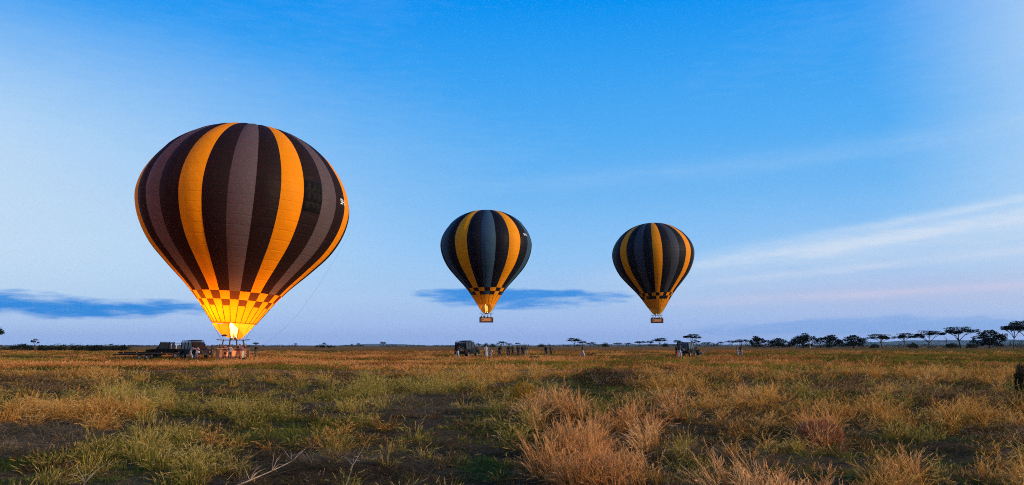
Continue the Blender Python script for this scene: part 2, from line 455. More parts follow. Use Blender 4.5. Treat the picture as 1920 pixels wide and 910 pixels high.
PR = {
    'short_green_grass': protos('tuft_green', [tuft_mesh('tg%d' % i, 40, .13, .05, .15, .008, .5, .5, [GM['green'], GM['olive']], seed=i) for i in range(4)]),
    'lush_green_grass': protos('tuft_lush', [tuft_mesh('tl%d' % i, 50, .12, .07, .20, .008, .5, .5, [GM['lush'], GM['olive']], seed=i + 60) for i in range(2)]),
    'olive_grass': protos('tuft_olive', [tuft_mesh('to%d' % i, 44, .14, .08, .27, .007, .45, .45, [GM['olive'], GM['goldplume']], heads=.08, head_len=.08, seed=i + 10) for i in range(4)]),
    'tall_golden_grass': protos('tuft_gold', [tuft_mesh('tt%d' % i, 52, .14, .16, .48, .0065, .26, .55, [GM['gold'], GM['goldplume']], heads=.45, head_len=.13, segs=4, seed=i + 20) for i in range(4)]),
    'pink_plumed_grass': protos('tuft_pink', [tuft_mesh('tp%d' % i, 46, .13, .18, .54, .0065, .24, .34, [GM['rust'], GM['plume']], heads=.75, head_len=.15, segs=4, seed=i + 30) for i in range(4)]),
    'tall_olive_grass': protos('tuft_tallolive', [tuft_mesh('tw%d' % i, 50, .14, .14, .44, .0065, .32, .40, [GM['tallolive'], GM['oliveplume']], heads=.35, head_len=.10, segs=4, seed=i + 90) for i in range(4)]),
    'brown_herb': protos('tuft_brown', [tuft_mesh('tb%d' % i, 44, .15, .08, .27, .0075, .55, .4, [GM['brown'], GM['straw']], heads=.12, head_len=.07, seed=i + 80) for i in range(3)]),
    'straw_litter': protos('tuft_litter', [tuft_mesh('tq%d' % i, 34, .22, .10, .30, .0065, 2.6, .8, [GM['litter'], GM['litter']], seed=i + 40, flat=True) for i in range(3)]),
    'far_dry_grass': protos('tuft_far', [tuft_mesh('tf%d' % i, 34, .55, .18, .52, .030, .4, .4, [GM['fargold'], GM['plume']], heads=.3, head_len=.14, segs=2, seed=i + 50) for i in range(4)]),
    'far_olive_grass': protos('tuft_farolive', [tuft_mesh('tv%d' % i, 34, .55, .14, .42, .030, .4, .4, [GM['olive'], GM['olive']], segs=2, seed=i + 70) for i in range(3)]),
}
def tuft_nodes(name, coll):
    ng = bpy.data.node_groups.new(name, 'GeometryNodeTree')
    ng.interface.new_socket('Geometry', in_out='INPUT', socket_type='NodeSocketGeometry')
    ng.interface.new_socket('Geometry', in_out='OUTPUT', socket_type='NodeSocketGeometry')
    N = ng.nodes; gi = N.new('NodeGroupInput'); go = N.new('NodeGroupOutput')
    ip = N.new('GeometryNodeInstanceOnPoints'); ci = N.new('GeometryNodeCollectionInfo')
    ci.inputs['Collection'].default_value = coll; ci.inputs['Separate Children'].default_value = True; ci.inputs['Reset Children'].default_value = True
    def attr(nm, ty):
        a = N.new('GeometryNodeInputNamedAttribute'); a.data_type = ty; a.inputs[0].default_value = nm; return a.outputs[0]
    L = ng.links.new
    L(gi.outputs[0], ip.inputs['Points']); L(ci.outputs[0], ip.inputs['Instance']); ip.inputs['Pick Instance'].default_value = True
    L(attr('idx', 'INT'), ip.inputs['Instance Index']); L(attr('rot', 'FLOAT_VECTOR'), ip.inputs['Rotation']); L(attr('scl', 'FLOAT_VECTOR'), ip.inputs['Scale'])
    L(ip.outputs[0], go.inputs[0]); return ng
def sow(name, label, x, y, scl, tint, wind=.12):
    n = len(x)
    if n == 0: return
    me = bpy.data.meshes.new(name); me.vertices.add(n)
    z = height(x, y); me.vertices.foreach_set('co', np.stack([x, y, z], -1).astype(np.float32).ravel())
    def at_(nm, ty, data, key):
        a = me.attributes.new(nm, ty, 'POINT'); a.data.foreach_set(key, data.ravel())
    # random yaw, then a common lean with the breeze (stronger to the right) plus scatter
    yaw = rng.random(n) * 6.283; ty = -wind * (.5 + .5 * np.clip(x / y * 3, -1, 1)) * (.5 + fbm(x / 2.0, y / 2.0, 131)) + rng.normal(0, .13, n); tx = rng.normal(0, .13, n)
    cy_, sy_, cx_, sx_, cz_, sz_ = np.cos(ty), np.sin(ty), np.cos(tx), np.sin(tx), np.cos(yaw), np.sin(yaw)
    # M = Ry(ty) Rx(tx) Rz(yaw), read back as XYZ Euler angles
    m00 = cy_ * cz_ + sy_ * sx_ * sz_; m10 = cx_ * sz_; m20 = -sy_ * cz_ + cy_ * sx_ * sz_; m21 = sy_ * sz_ + cy_ * sx_ * cz_; m22 = cy_ * cx_
    rot = np.stack([np.arctan2(m21, m22), -np.arcsin(np.clip(m20, -1, 1)), np.arctan2(m10, m00)], -1)
    at_('rot', 'FLOAT_VECTOR', rot.astype(np.float32), 'vector')
    at_('scl', 'FLOAT_VECTOR', scl.astype(np.float32), 'vector')
    at_('idx', 'INT', rng.integers(0, 12, n).astype(np.int32), 'value')
    at_('tint', 'FLOAT', np.clip(tint, 0, 1).astype(np.float32), 'value')
    o = link(name, me); md = o.modifiers.new('tufts', 'NODES'); md.node_group = tuft_nodes(name, PR[name])
    tag(o, label, 'grass', kind='stuff')
    del o['category']

# patches seen in the photograph: kind, x range, base-row range, strength
PATCH = [
    ('pink', 1000, 1225, 812, 905, 1.0), ('pink', 1140, 1300, 775, 832, .85), ('pink', 1400, 1570, 885, 990, 1.0), ('pink', 1000, 1090, 768, 806, .8),
    ('pink', 1490, 1570, 800, 840, .9), ('pink', 1280, 1420, 895, 960, .8), ('pink', 1235, 1300, 742, 775, .7), ('pink', 1130, 1200, 720, 745, .6), ('pink', 0, 30, 690, 700, .5),
    ('gold', 20, 275, 762, 800, 1.0), ('talol', 265, 450, 748, 772, .8), ('gold', 1480, 1690, 765, 805, .9), ('gold', 1735, 1865, 765, 792, 1.0), ('gold', 1855, 2000, 768, 805, 1.0),
    ('gold', 1815, 1990, 860, 960, .9), ('talol', 195, 390, 815, 868, .8), ('gold', 480, 530, 862, 890, .8), ('gold', 1270, 1480, 740, 800, .45), ('gold', 1150, 1300, 700, 730, .7),
    ('gold', 780, 965, 700, 722, .9), ('talol', 200, 340, 735, 762, .6), ('gold', 1530, 1960, 688, 715, .5), ('gold', -40, 260, 670, 702, .9), ('talol', 640, 900, 712, 735, .7),
    ('gold', 1600, 1700, 875, 930, .7), ('talol', 735, 790, 880, 935, .7), ('gold', 990, 1060, 810, 850, .3),('gold', 1340, 1420, 800, 850, .5),
    ('green', 440, 620, 785, 835, .9), ('green', 150, 430, 868, 960, .9), ('lush', 865, 950, 845, 882, .95), ('green', 1640, 1930, 805, 870, .9), ('lush', 1745, 1800, 812, 835, .6), ('lush', 200, 245, 895, 920, .5),
    ('green', -60, 110, 850, 960, .9), ('green', 1010, 1210, 700, 745, .9), ('green', 1330, 1610, 835, 900, .7), ('green', 600, 760, 885, 960, .8), ('green', 700, 980, 780, 840, .6), ('green', 350, 640, 710, 760, .4),
    ('talol', 560, 740, 740, 770, .5), ('talol', 430, 560, 760, 790, .6), ('talol', 620, 700, 880, 950, .7), ('talol', 930, 1010, 780, 815, .6), ('talol', 1620, 1720, 800, 840, .4), ('brown', 1290, 1480, 770, 840, .6), ('brown', 1080, 1200, 760, 800, .4), ('talol', 330, 470, 850, 900, .7),
    ('soil', -60, 205, 792, 842, .96), ('soil', 430, 640, 842, 884, .85), ('soil', 640, 860, 815, 900, .7), ('soil', 690, 890, 742, 775, .8), ('soil', 440, 620, 880, 930, .8), ('soil', 250, 860, 690, 703, .5), ('soil', 940, 1010, 870, 930, .5),
    ('brown', 1500, 1700, 716, 742, .7), ('brown', 1700, 1900, 736, 760, .8), ('green', 1480, 1640, 745, 765, .6), ('soil', 1550, 1640, 790, 815, .6), ('brown', 1780, 1960, 800, 830, .6), ('brown', 1100, 1260, 698, 720, .7), ('green', 1300, 1460, 705, 722, .6), ('brown', 560, 720, 700, 716, .6), ('brown', 0, 200, 705, 730, .6), ('green', 250, 420, 705, 730, .6),
    ('soil', 1160, 1420, 835, 870, .35), ('soil', 0, 130, 720, 745, .3), ('soil', 1660, 1800, 830, 850, .4),
]
KINDS = ['green', 'lush', 'olive', 'gold', 'pink', 'brown', 'talol', 'soil']
def classify(x, y):
    n = len(x); px = 960 + x / y * F * 1.0; py = HZ + CAMH * F / y
    W = {k: np.zeros(n) for k in KINDS}
    big = fbm(x / 2.4, y / 2.4, 21); mid = fbm(x / .9, y / .9, 33); far = np.clip((y - 30) / 16, 0, 1); right = np.clip((px - 1150) / 350, 0, 1)
    m2 = fbm(x / 1.2, y / 1.2, 61); m3 = fbm(x / .9, y / .9, 63)
    W['olive'] += .35 + 4 * np.clip(m2 - .50, 0, .3)
    W['green'] += (.25 + 6 * np.clip(.50 - big, 0, .3)) * (1 - far * .7)
    W['talol'] += np.clip(m3 - .52, 0, .3) * 4 * (1 - far * .6) + .1
    W['gold'] += np.clip(big - .57, 0, .3) * 5 * (.5 + .8 * right) + far * 1.4 * (1 - .6 * right) * (np.clip(big - .40, 0, .25) * 6)
    W['green'] += .35 * right
    W['brown'] += .40 + .3 * right + .5 * far + (6 * np.clip(m2 - .52, 0, .3)) * (.5 + right)
    W['pink'] += np.clip(mid - .58, 0, .3) * 2.5 * right * (1 - far)
    W['soil'] += np.clip(.46 - mid, 0, .3) * 8 * (1 - .6 * right) * (1 - far) + .15
    ww = (fbm(x / .9, y / .9, 44) - .5) * 1.6
    for k, x0, x1, y0, y1, s in PATCH:
        u = (px - (x0 + x1) / 2) / ((x1 - x0) / 2); v = (py - (y0 + y1) / 2) / ((y1 - y0) / 2 + 3)
        inside = np.clip(1.25 - np.sqrt(u * u + v * v) + ww * .45, 0, 1)
        inside = np.clip(inside * 2.2, 0, 1) * s
        for q in KINDS: W[q] *= (1 - inside)
        W[k] += inside * 2.2
    T = np.stack([W[k] for k in KINDS], -1); T /= T.sum(1, keepdims=True)
    r = rng.random(n)[:, None]
    return (np.cumsum(T, 1) < r).sum(1).clip(0, 7), big, mid
def scatter(y0, y1, dens, spread=.86):
    n = int(spread * (y1 * y1 - y0 * y0) * dens)
    y = np.sqrt(rng.random(n) * (y1 * y1 - y0 * y0) + y0 * y0); x = (rng.random(n) * 2 - 1) * y * spread
    return x, y
acc = {k: [[], [], [], []] for k in PR}
def put(kind, x, y, s, t):
    a = acc[kind]; a[0].append(x); a[1].append(y); a[2].append(s); a[3].append(t)
for (y0, y1, dens, sc0) in ((6.0, 14, 52, 1.0), (14, 26, 26, 1.2), (26, 44, 10, 1.6)):
    x, y = scatter(y0, y1, dens)
    k, big, mid = classify(x, y)
    gap = fbm(x / .40, y / .40, 101, 3); wide = fbm(x / 1.8, y / 1.8, 111, 3)
    ok = (gap + (wide - .5) * .8 > np.where(x / y < .08, .455, .385)) | (k == 7)
    hs = sc0 * (.30 + 1.0 * np.clip(gap * .7 + wide * .5 - .1, 0, 1)) * np.exp(rng.normal(0, .18, len(x)))
    tint = .42 + (fbm(x / 1.3, y / 1.1, 91) - .5) * 2.4 + rng.normal(0, .22, len(x))
    for i, nm in enumerate(['short_green_grass', 'lush_green_grass', 'olive_grass', 'tall_golden_grass', 'pink_plumed_grass', 'brown_herb', 'tall_olive_grass', 'straw_litter']):
        q = ok & (k == i)
        if i == 7:      # a few small plants on the bare soil
            small = rng.random(len(x)) < .30
            for nm2, pr in (('short_green_grass', .4), ('brown_herb', .6)):
                e = q & small & (rng.random(len(x)) < pr); put(nm2, x[e], y[e], np.stack([sc0 * .7 * np.ones(e.sum())] * 2 + [sc0 * .5 * np.exp(rng.normal(0, .3, e.sum()))], -1), tint[e])
        # tall clumps stand apart: thin them out
        if i == 3: q &= (rng.random(len(x)) < .6) & (gap > .44)
        if i == 4: q &= (rng.random(len(x)) < .42) & (gap > .53)
        if i == 6: q &= (rng.random(len(x)) < .5) & (gap > .46)
        und = ok & (k == i) & ~q      # short grass between the tall tufts
        if i in (3, 4, 6): put('olive_grass' if i != 4 else 'brown_herb', x[und], y[und], np.stack([sc0 * np.ones(und.sum())] * 2 + [hs[und] * .8], -1), tint[und])
        h = hs[q] * (np.exp(rng.normal(0, .22, q.sum())) if i in (3, 4, 6) else 1); wd = sc0 * np.exp(rng.normal(0, .1, q.sum()))
        if i == 2: h = h * np.where(mid[q] > .5, 1.0, .72)
        put(nm, x[q], y[q], np.stack([wd, wd, h * (1.2 if i == 4 else .9 if i == 3 else 1.0)], -1), tint[q])
# the dry plain further out
for (y0, y1, dens, s0) in ((42, 75, 3.4, 1.0), (75, 130, 1.4, 1.3), (130, 210, .45, 1.8)):
    x, y = scatter(y0, y1, dens, .84)
    px = 960 + x / y * F
    b = fbm(x / 9.0, y / 14.0, 15); right = np.clip((px - 1350) / 300, 0, 1)
    on_track = np.abs(y - (48.5 + .05 * x + .5 * np.sin(x * .12))) < 2.1
    on_track &= (x > -34) & (x < 12)
    dy = y - (48.5 + .05 * x + .5 * np.sin(x * .12)); near_track = (dy > -6.5) & (dy < 2.5) & (x > -34) & (x < 12)
    keep = (~on_track) & (rng.random(len(x)) < np.clip(.35 + 1.4 * (b - .25), .15, 1))
    b2 = fbm(x / 4.0, y / 5.0, 27)
    ol = rng.random(len(x)) < np.clip(.06 + .45 * right + np.clip(.53 - b2, 0, .2) * 5 + np.clip(.50 - b, 0, .2) * 6, 0, .95)
    h = s0 * (.45 + .8 * b2) * np.exp(rng.normal(0, .15, len(x))) * np.clip(1.25 - y / 260, .5, 1) * np.where(near_track, .38, 1)
    tint = .42 + (fbm(x / 5.0, y / 9.0, 19) - .5) * 3.2 + rng.normal(0, .2, len(x))
    for nm, q in (('far_dry_grass', keep & ~ol), ('far_olive_grass', keep & ol)):
        wd = s0 * np.ones(q.sum()); put(nm, x[q], y[q], np.stack([wd, wd, h[q]], -1), tint[q])
LABG = dict(short_green_grass='short green grass growing low over the foreground soil', lush_green_grass='bright lush green grass in small low patches',
            olive_grass='olive green knee high grass across the foreground', tall_golden_grass='tall golden dry grass clumps with feathery seed heads',
            pink_plumed_grass='tall rusty grass clumps with pinkish feathery plumes', tall_olive_grass='tall yellowish olive grass with pale seed heads in the foreground', brown_herb='low brown withered herbs mixed through the foreground grass', straw_litter='dead straw litter lying on the bare dark soil',
            far_dry_grass='dry orange grass covering the plain around the balloons', far_olive_grass='olive grass streaks across the distant plain')
for nm, (x, y, s, t) in acc.items():
    sow(nm, LABG[nm], np.concatenate(x), np.concatenate(y), np.concatenate(s), np.concatenate(t), {'tall_golden_grass': .55, 'pink_plumed_grass': .55, 'tall_olive_grass': .45, 'far_dry_grass': .25}.get(nm, .2))

# ------------------------------------------------------------------ trees
TM = dict(dark=leafy('acacia_leaf_dark', (.012, .020, .012), (.03, .04, .02), .25), blue=leafy('acacia_leaf', (.020, .030, .018), (.04, .05, .025), .25),
          scrub=leafy('scrub_leaf', (.022, .024, .014), (.05, .045, .022), .25))
def leaf_cloud(mb, c, rx, ry, rz, n, size, g, flat=.5, m=0):
    """small leaf-spray faces through an ellipsoid, denser toward its top and rim"""
    for _ in range(n):
        a = g.random() * 6.283; u = g.random() ** .45
        h = g.random() * 2 - 1
        rr = math.sqrt(max(0, 1 - h * h * .85)) * u
        p = Vector((c[0] + rx * rr * math.cos(a), c[1] + ry * rr * math.sin(a), c[2] + rz * h))
        s = size * g.uniform(.5, 1.3)
        nrm = Vector((g.gauss(0, flat), g.gauss(0, flat), 1)).normalized()
        t = nrm.cross(Vector((math.cos(a), math.sin(a), .3))).normalized(); b = nrm.cross(t)
        k = g.random() * 6.283; t, b = t * math.cos(k) + b * math.sin(k), b * math.cos(k) - t * math.sin(k)
        mb.add([p - t * s, p - b * s * .35, p + t * s, p + b * s * .45], [(0, 1, 2, 3)], m)
def tree_meshes(kind, seed):
    """unit tree, 1 m tall: (trunk mesh, crown mesh); width set by the kind"""
    g = random.Random(seed); tr = MB(); cr = MB()
    if kind == 'umbrella':          # flat-topped acacia with tiers
        lean = g.uniform(-.08, .08); fork = g.uniform(.30, .42)
        tr.tube([(0, 0, -.02), (lean * .4, 0, fork * .5), (lean, 0, fork)], [.034, .026, .022], 7)
        tiers = [(lean + g.uniform(-.1, .1), g.uniform(-.1, .1), .89, .52, .50, .075)]
        for s in (-1, 1):
            tiers.append((s * g.uniform(.28, .5), g.uniform(-.25, .25), g.uniform(.60, .80), g.uniform(.24, .38), g.uniform(.24, .34), .065))
        for _ in range(2): tiers.append((g.uniform(-.3, .3), g.uniform(-.4, .4), g.uniform(.68, .84), .28, .28, .06))
        for (x, y, z, rx, ry, rz) in tiers:
            mid = (lean + (x - lean) * .45, y * .4, fork + (z - fork) * .55)
            tr.tube([(lean, 0, fork - .02), mid, (x, y, z - .02)], [.018, .012, .007], 5)
            for k in range(3):
                a = g.random() * 6.283; tr.tube([mid, (x + rx * .6 * math.cos(a), y + ry * .6 * math.sin(a), z - .01)], [.008, .004], 4)
            for k in range(7):
                a = g.random() * 6.283; q = g.random() ** .5 * .75
                leaf_cloud(cr, (x + rx * q * math.cos(a), y + ry * q * math.sin(a), z + g.uniform(-.015, .03)), rx * .38, ry * .38, rz, 64, .046, g, .4)
    elif kind == 'dense':           # broad dark crown reaching low
        tr.tube([(0, 0, -.02), (.02, 0, .22), (.0, .02, .5)], [.045, .035, .02], 7)
        for k in range(5):
            a = g.random() * 6.283; tr.tube([(.02, 0, .2), (.25 * math.cos(a), .25 * math.sin(a), .45), (.5 * math.cos(a), .5 * math.sin(a), .7)], [.022, .014, .006], 5)
        for k in range(46):
            a = g.random() * 6.283; q = g.random() ** .55 * .66; top = .93 * (1 - (q / .66) ** 3 * .45)
            z = top - (top - .16) * g.random() ** 1.4
            leaf_cloud(cr, (q * math.cos(a) * 1.1, q * math.sin(a), z), .20, .20, .075, 60, .060, g, .6)
    elif kind == 'bush':            # low rounded thicket
        for k in range(6):
            a = g.random() * 6.283; tr.tube([(0, 0, -.03), (.3 * math.cos(a), .3 * math.sin(a), .35), (.7 * math.cos(a), .6 * math.sin(a), .7)], [.03, .02, .008], 4)
        for k in range(26):
            a = g.random() * 6.283; q = g.random() ** .6
            leaf_cloud(cr, (q * math.cos(a) * .9, q * math.sin(a) * .8, .15 + .62 * (1 - q * q * .7) * g.uniform(.2, 1)), .28, .26, .17, 34, .09, g, .8)
    elif kind == 'dead':
        tr.tube([(0, 0, -.02), (.02, 0, .4), (-.02, .01, .75), (.03, 0, 1)], [.03, .025, .016, .006], 6)
        for s, z in ((1, .5), (-1, .62), (1, .75)): tr.tube([(0, 0, z), (s * .12, .02, z + .14), (s * .16, .03, z + .26)], [.014, .009, .003], 5)
    return tr.mesh(kind + '_trunk'), (cr.mesh(kind + '_crown') if cr.f else None)
TREE = {('umbrella', i): tree_meshes('umbrella', 100 + i) for i in range(6)}
TREE.update({('dense', i): tree_meshes('dense', 200 + i) for i in range(4)})
TREE.update({('bush', i): tree_meshes('bush', 300 + i) for i in range(3)})
TREE[('dead', 0)] = tree_meshes('dead', 400)
HALF = dict(umbrella=.62, dense=.82, bush=1.05, dead=.2)
tcount = [0]
def plant(kind, x0, x1, top, D, label, group='acacias along the horizon', pale=False, leafm='blue'):
    i = tcount[0]; tcount[0] += 1
    nvar = sum(1 for k in TREE if k[0] == kind); tm, cm = TREE[(kind, (i * 5 + i // 3) % nvar)]
    cx = (x0 + x1) / 2; loc = at(cx, HZ, D); loc.z = 0
    h = at(cx, top, D).z; w = (gx(x1, D) - gx(x0, D)) / 2 / HALF[kind]
    name = {'umbrella': 'acacia_tree', 'dense': 'thorn_tree', 'bush': 'thorn_bush', 'dead': 'dead_tree'}[kind]
    root = empty(name, loc, 0 if i % 2 else math.pi); root.scale = (w, w if kind != 'bush' else w * .8, h / (.96 if kind == 'umbrella' else .95 if kind == 'dense' else .9 if kind == 'bush' else 1))
    for nm, me, m in (('trunk', tm, M['paletrunk'] if pale else M['bark']), ('crown', cm, TM[leafm])):
        if me is None: continue
        if not me.materials: me.materials.append(m)
        o = link(nm, me, root); o.material_slots[0].link = 'OBJECT'; o.material_slots[0].material = m
    tag(root, label, 'bush' if kind == 'bush' else 'tree', group)
    return root
G1, G2, G3 = 'dark trees along the right horizon', 'small acacias along the middle horizon', 'scattered trees on the left horizon'
for a in [
    ('dense', 1404, 1437, 631, 430, 'dark round-topped thorn tree, leftmost of the big trees on the right', G1),
    ('dense', 1436, 1482, 633, 470, 'low wide dark thorn tree right of the round-topped one', G1),
    ('dense', 1478, 1534, 625, 450, 'dark spreading thorn tree with a spiky top above a pale trunk', G1),
    ('dense', 1530, 1580, 629, 470, 'dark flat-crowned thorn tree left of the domed one', G1),
    ('dense', 1576, 1626, 627, 440, 'dark domed thorn tree beside the gap with blue hills', G1),
    ('umbrella', 1629, 1680, 627, 450, 'dark flat-topped acacia just right of the domed tree', G1),
    ('umbrella', 1676, 1713, 625, 470, 'small two-tiered acacia left of the lone umbrella acacia', G1),
    ('umbrella', 1715, 1769, 621, 430, 'lone umbrella acacia with a clear trunk before the blue hills', G1),
    ('dead', 1770, 1780, 631, 440, 'thin bare dead tree in front of the blue hills', G1),
    ('umbrella', 1773, 1829, 614, 420, 'tall layered acacia right of the bare dead tree', G1),
    ('dense', 1824, 1888, 617, 410, 'broad dense dark tree between two tall layered acacias', G1),
    ('umbrella', 1880, 1921, 606, 400, 'tallest layered acacia near the right edge', G1),
    ('umbrella', 1902, 1956, 603, 380, 'acacia cut off by the right edge of the picture', G1),
    ('bush', 1774, 1798, 641, 400, 'low dark bush under the tall layered acacia', G1),
    ('bush', 1700, 1722, 642, 410, 'low dark bush at the foot of the lone umbrella acacia', G1),
    ('bush', 1630, 1652, 644, 410, 'low dark bush below the flat-topped acacia by the domed tree', G1),
    ('bush', 1806, 1834, 643, 400, 'small dark bush left of the broad dense tree', G1),
    ('umbrella', 1378, 1405, 637, 700, 'small pale acacia just left of the round-topped thorn tree', G1),
    ('umbrella', 1362, 1381, 639, 760, 'small acacia behind the two people standing apart on the right', G1),
    ('umbrella', 1343, 1358, 641, 800, 'tiny acacia midway between the right vehicle and the two people', G2),
    ('umbrella', 1316, 1342, 642, 800, 'low wide acacia just right of the right-hand vehicle', G2),
    ('umbrella', 1279, 1312, 627, 600, 'tall acacia rising straight behind the right-hand vehicle', G2),
    ('umbrella', 1300, 1315, 638, 700, 'small acacia at the right flank of the tall one behind the vehicle', G2),
    ('umbrella', 1263, 1281, 638, 700, 'small acacia at the left flank of the tall one behind the vehicle', G2),
    ('umbrella', 1222, 1250, 634, 650, 'layered acacia below the rightmost balloon basket', G2),
    ('bush', 1240, 1257, 642, 640, 'dark bush right of the acacia below the rightmost basket', G2),
    ('umbrella', 1211, 1226, 639.5, 700, 'small round acacia left of the one below the rightmost basket', G2),
    ('umbrella', 1190, 1212, 640, 680, 'low broad acacia, second left of the one below the basket', G2),
    ('umbrella', 1172, 1187, 643, 800, 'tiny acacia third left of the one below the rightmost basket', G2),
    ('umbrella', 1148, 1166, 643, 800, 'tiny acacia right of the dense clump past the lone walker', G2),
    ('bush', 1126, 1143, 641.5, 640, 'dense dark bush right of the lone walker in white trousers', G2),
    ('umbrella', 1097, 1117, 642, 700, 'low acacia directly right of the lone walker', G2),
    ('umbrella', 1082, 1100, 640, 680, 'small acacia right behind the lone walker', G2),
    ('umbrella', 1064, 1092, 634, 600, 'tall umbrella acacia left of the lone walker', G2),
    ('bush', 1005, 1023, 644, 640, 'dense bush just left of the pair of standing people', G2),
    ('umbrella', 966, 975, 643, 800, 'tiny flat acacia above the middle of the standing crowd', G2),
    ('umbrella', 947, 960, 644, 760, 'tiny acacia at the left edge of the standing crowd', G2),
    ('umbrella', 930, 949, 640.5, 680, 'flat acacia above the walker left of the crowd', G2),
    ('bush', 916, 930, 643.5, 640, 'dark bush above the crouching person in white', G2),
    ('bush', 905, 918, 642.5, 640, 'dark bush above the person in the long pale robe', G2),
    ('umbrella', 893, 902, 644, 600, 'tiny acacia at the right side of the middle jeep', G2),
    ('umbrella', 712, 725, 641, 700, 'lone flat acacia on the bare horizon between the left and middle balloons', G3),
    ('umbrella', 668, 675, 643.5, 760, 'tiny acacia left of the lone flat one on the bare horizon', G3),
    ('umbrella', 657, 662, 645, 800, 'tiniest acacia on the bare horizon', G3),
    ('bush', 590, 611, 645, 500, 'dark bush mound on the horizon right of the left balloon', G3),
    ('bush', 613, 629, 646.5, 500, 'low dark bush beside the mound right of the left balloon', G3),
    ('umbrella', 604, 613, 643, 520, 'small acacia poking above the dark bush mound', G3),
    ('umbrella', 550, 557, 644, 700, 'tiny acacia nearest the left balloon on its right', G3),
    ('umbrella', 474, 487, 642.5, 560, 'small flat acacia seen right above the lone crewman', G3),
    ('umbrella', 58, 71, 636, 330, 'small acacia beside the bush mound on the left', G3),
    ('bush', 18, 64, 643.5, 260, 'wide dark bush mound near the left edge', G3),
    ('umbrella', -40, 5, 612, 250, 'acacia cut off by the left edge of the picture', G3),
]:
    plant(*a, leafm='dark' if a[0] == 'dense' else 'blue')
plant('dead', 1514, 1524, 636, 425, 'short pale bare trunk in front of the dark spreading tree', G1, pale=True)

def scrub_band():
    """thickets and far woodland that read as one dark line"""
    g = random.Random(9); mb = MB()
    def clump(px, D, w, h):
        c = at(px, HZ, D); leaf_cloud(mb, (c.x, c.y, h * .45), w, w * .6, h * .55, 26, max(.35, D * .0009), g, .8)
    for i in range(130):   # left thicket
        px = 74 + (240 - 74) * g.random(); D = g.uniform(225, 290); clump(px, D, g.uniform(1.0, 2.2), g.uniform(.8, 1.9) * (1.25 if g.random() < .2 else 1))
    for i in range(60): clump(g.uniform(-60, 240), g.uniform(260, 330), g.uniform(1, 2.5), g.uniform(.7, 1.5))
    for i in range(520):   # far line of bush all along the horizon
        px = g.uniform(-150, 2070); D = g.uniform(900, 1500)
        clump(px, D, g.uniform(5, 12), g.uniform(1.5, 3.2) * (1.5 if px > 880 else .9))
    for i in range(330):   # thicker bush under and behind the right-hand trees
        px = g.uniform(1385, 2000); D = g.uniform(440, 600)
        thick = px < 1635 or px > 1820
        if not thick and g.random() < .75: continue
        clump(px, D, g.uniform(2, 5), g.uniform(2.2, 6.2) if thick else g.uniform(1.0, 2.2))
    o = mb.build('far_scrub', TM['scrub']); tag(o, kind='stuff')
scrub_band()

# ------------------------------------------------------------------ hot-air balloons
PROF = [(.80, .0), (.795, .12), (.77, .27), (.715, .44), (.62, .61), (.49, .765), (.33, .89), (.16, .970), (.0, 1.0), (-.15, .985), (-.3, .943), (-.5, .845), (-.73, .665), (-.96, .468), (-1.14, .338), (-1.345, .205)]
_pz = np.array([p[0] for p in PROF]); _pr = np.array([p[1] for p in PROF])
_s = np.concatenate([[0], np.cumsum(np.hypot(np.diff(_pz), np.diff(_pr)))])
def _spline(s, vals):
    i = np.clip(np.searchsorted(_s, s) - 1, 0, len(_s) - 2)
    t = (s - _s[i]) / (_s[i + 1] - _s[i])
    m = np.gradient(vals, _s)
    h = _s[i + 1] - _s[i]
    return (2 * t**3 - 3 * t**2 + 1) * vals[i] + (t**3 - 2 * t**2 + t) * h * m[i] + (-2 * t**3 + 3 * t**2) * vals[i + 1] + (t**3 - t**2) * h * m[i + 1]
def s_at_z(z):      # arc length where the profile reaches height z (below the top dome)
    return float(np.interp(-z, -_pz, _s))
class Shape:
    def __init__(s, Rr, up, low, gores, bulge): s.R, s.up, s.low, s.n, s.b = Rr, up, low, gores, bulge
    def point(s, arc, phi, lift=0.0):
        """phi measured from the seam grid; gores puff out between seams"""
        z = float(_spline(arc, _pz)); r = max(0.0, float(_spline(arc, _pr)))
        w = 2 * math.pi / s.n; u = (phi / w) % 1.0
        puff = s.b * math.sin(math.pi * u) ** .8 * (r ** 1.0) * min(1, max(0, (z + 1.25) / .5))
        rr = (r + puff) * s.R + lift
        zz = (z * (s.up if z > 0 else s.low) + (puff * .6 if z > .45 else 0)) * s.R + (lift if z > .6 else 0)
        return Vector((rr * math.sin(phi), -rr * math.cos(phi), zz))      # phi = 0 faces the camera side (-Y)
def patch(shape, s0, s1, p0, p1, ns, np_, lift=0.0, dome=0.0):
    mb = MB(); v = []
    for i in range(ns + 1):
        for j in range(np_ + 1):
            a, b = i / ns, j / np_
            v.append(shape.point(s0 + (s1 - s0) * a, p0 + (p1 - p0) * b, lift + dome * math.sin(math.pi * a) ** .7 * math.sin(math.pi * b) ** .7))
    k = np_ + 1
    mb.add(v, [(i * k + j, i * k + j + 1, (i + 1) * k + j + 1, (i + 1) * k + j) for i in range(ns) for j in range(np_)], 0, True)
    return mb
def envelope_mats(nm, yellow, black, grey, ty, tb, tg, trans):
    return dict(Y=fabric(nm + '_yellow_cloth', yellow, ty, trans), K=fabric(nm + '_black_cloth', black, tb, trans), G=fabric(nm + '_grey_cloth', grey, tg, trans),
                Q=fabric(nm + '_checker_black_cloth', black, tuple(min(1, v * 3.2) for v in tb), trans), S=fabric(nm + '_skirt_cloth', tuple(v * .95 for v in yellow), ty, trans), C=fabric(nm + '_scoop_cloth', (.70, .36, .04), (.85, .45, .05), .5))
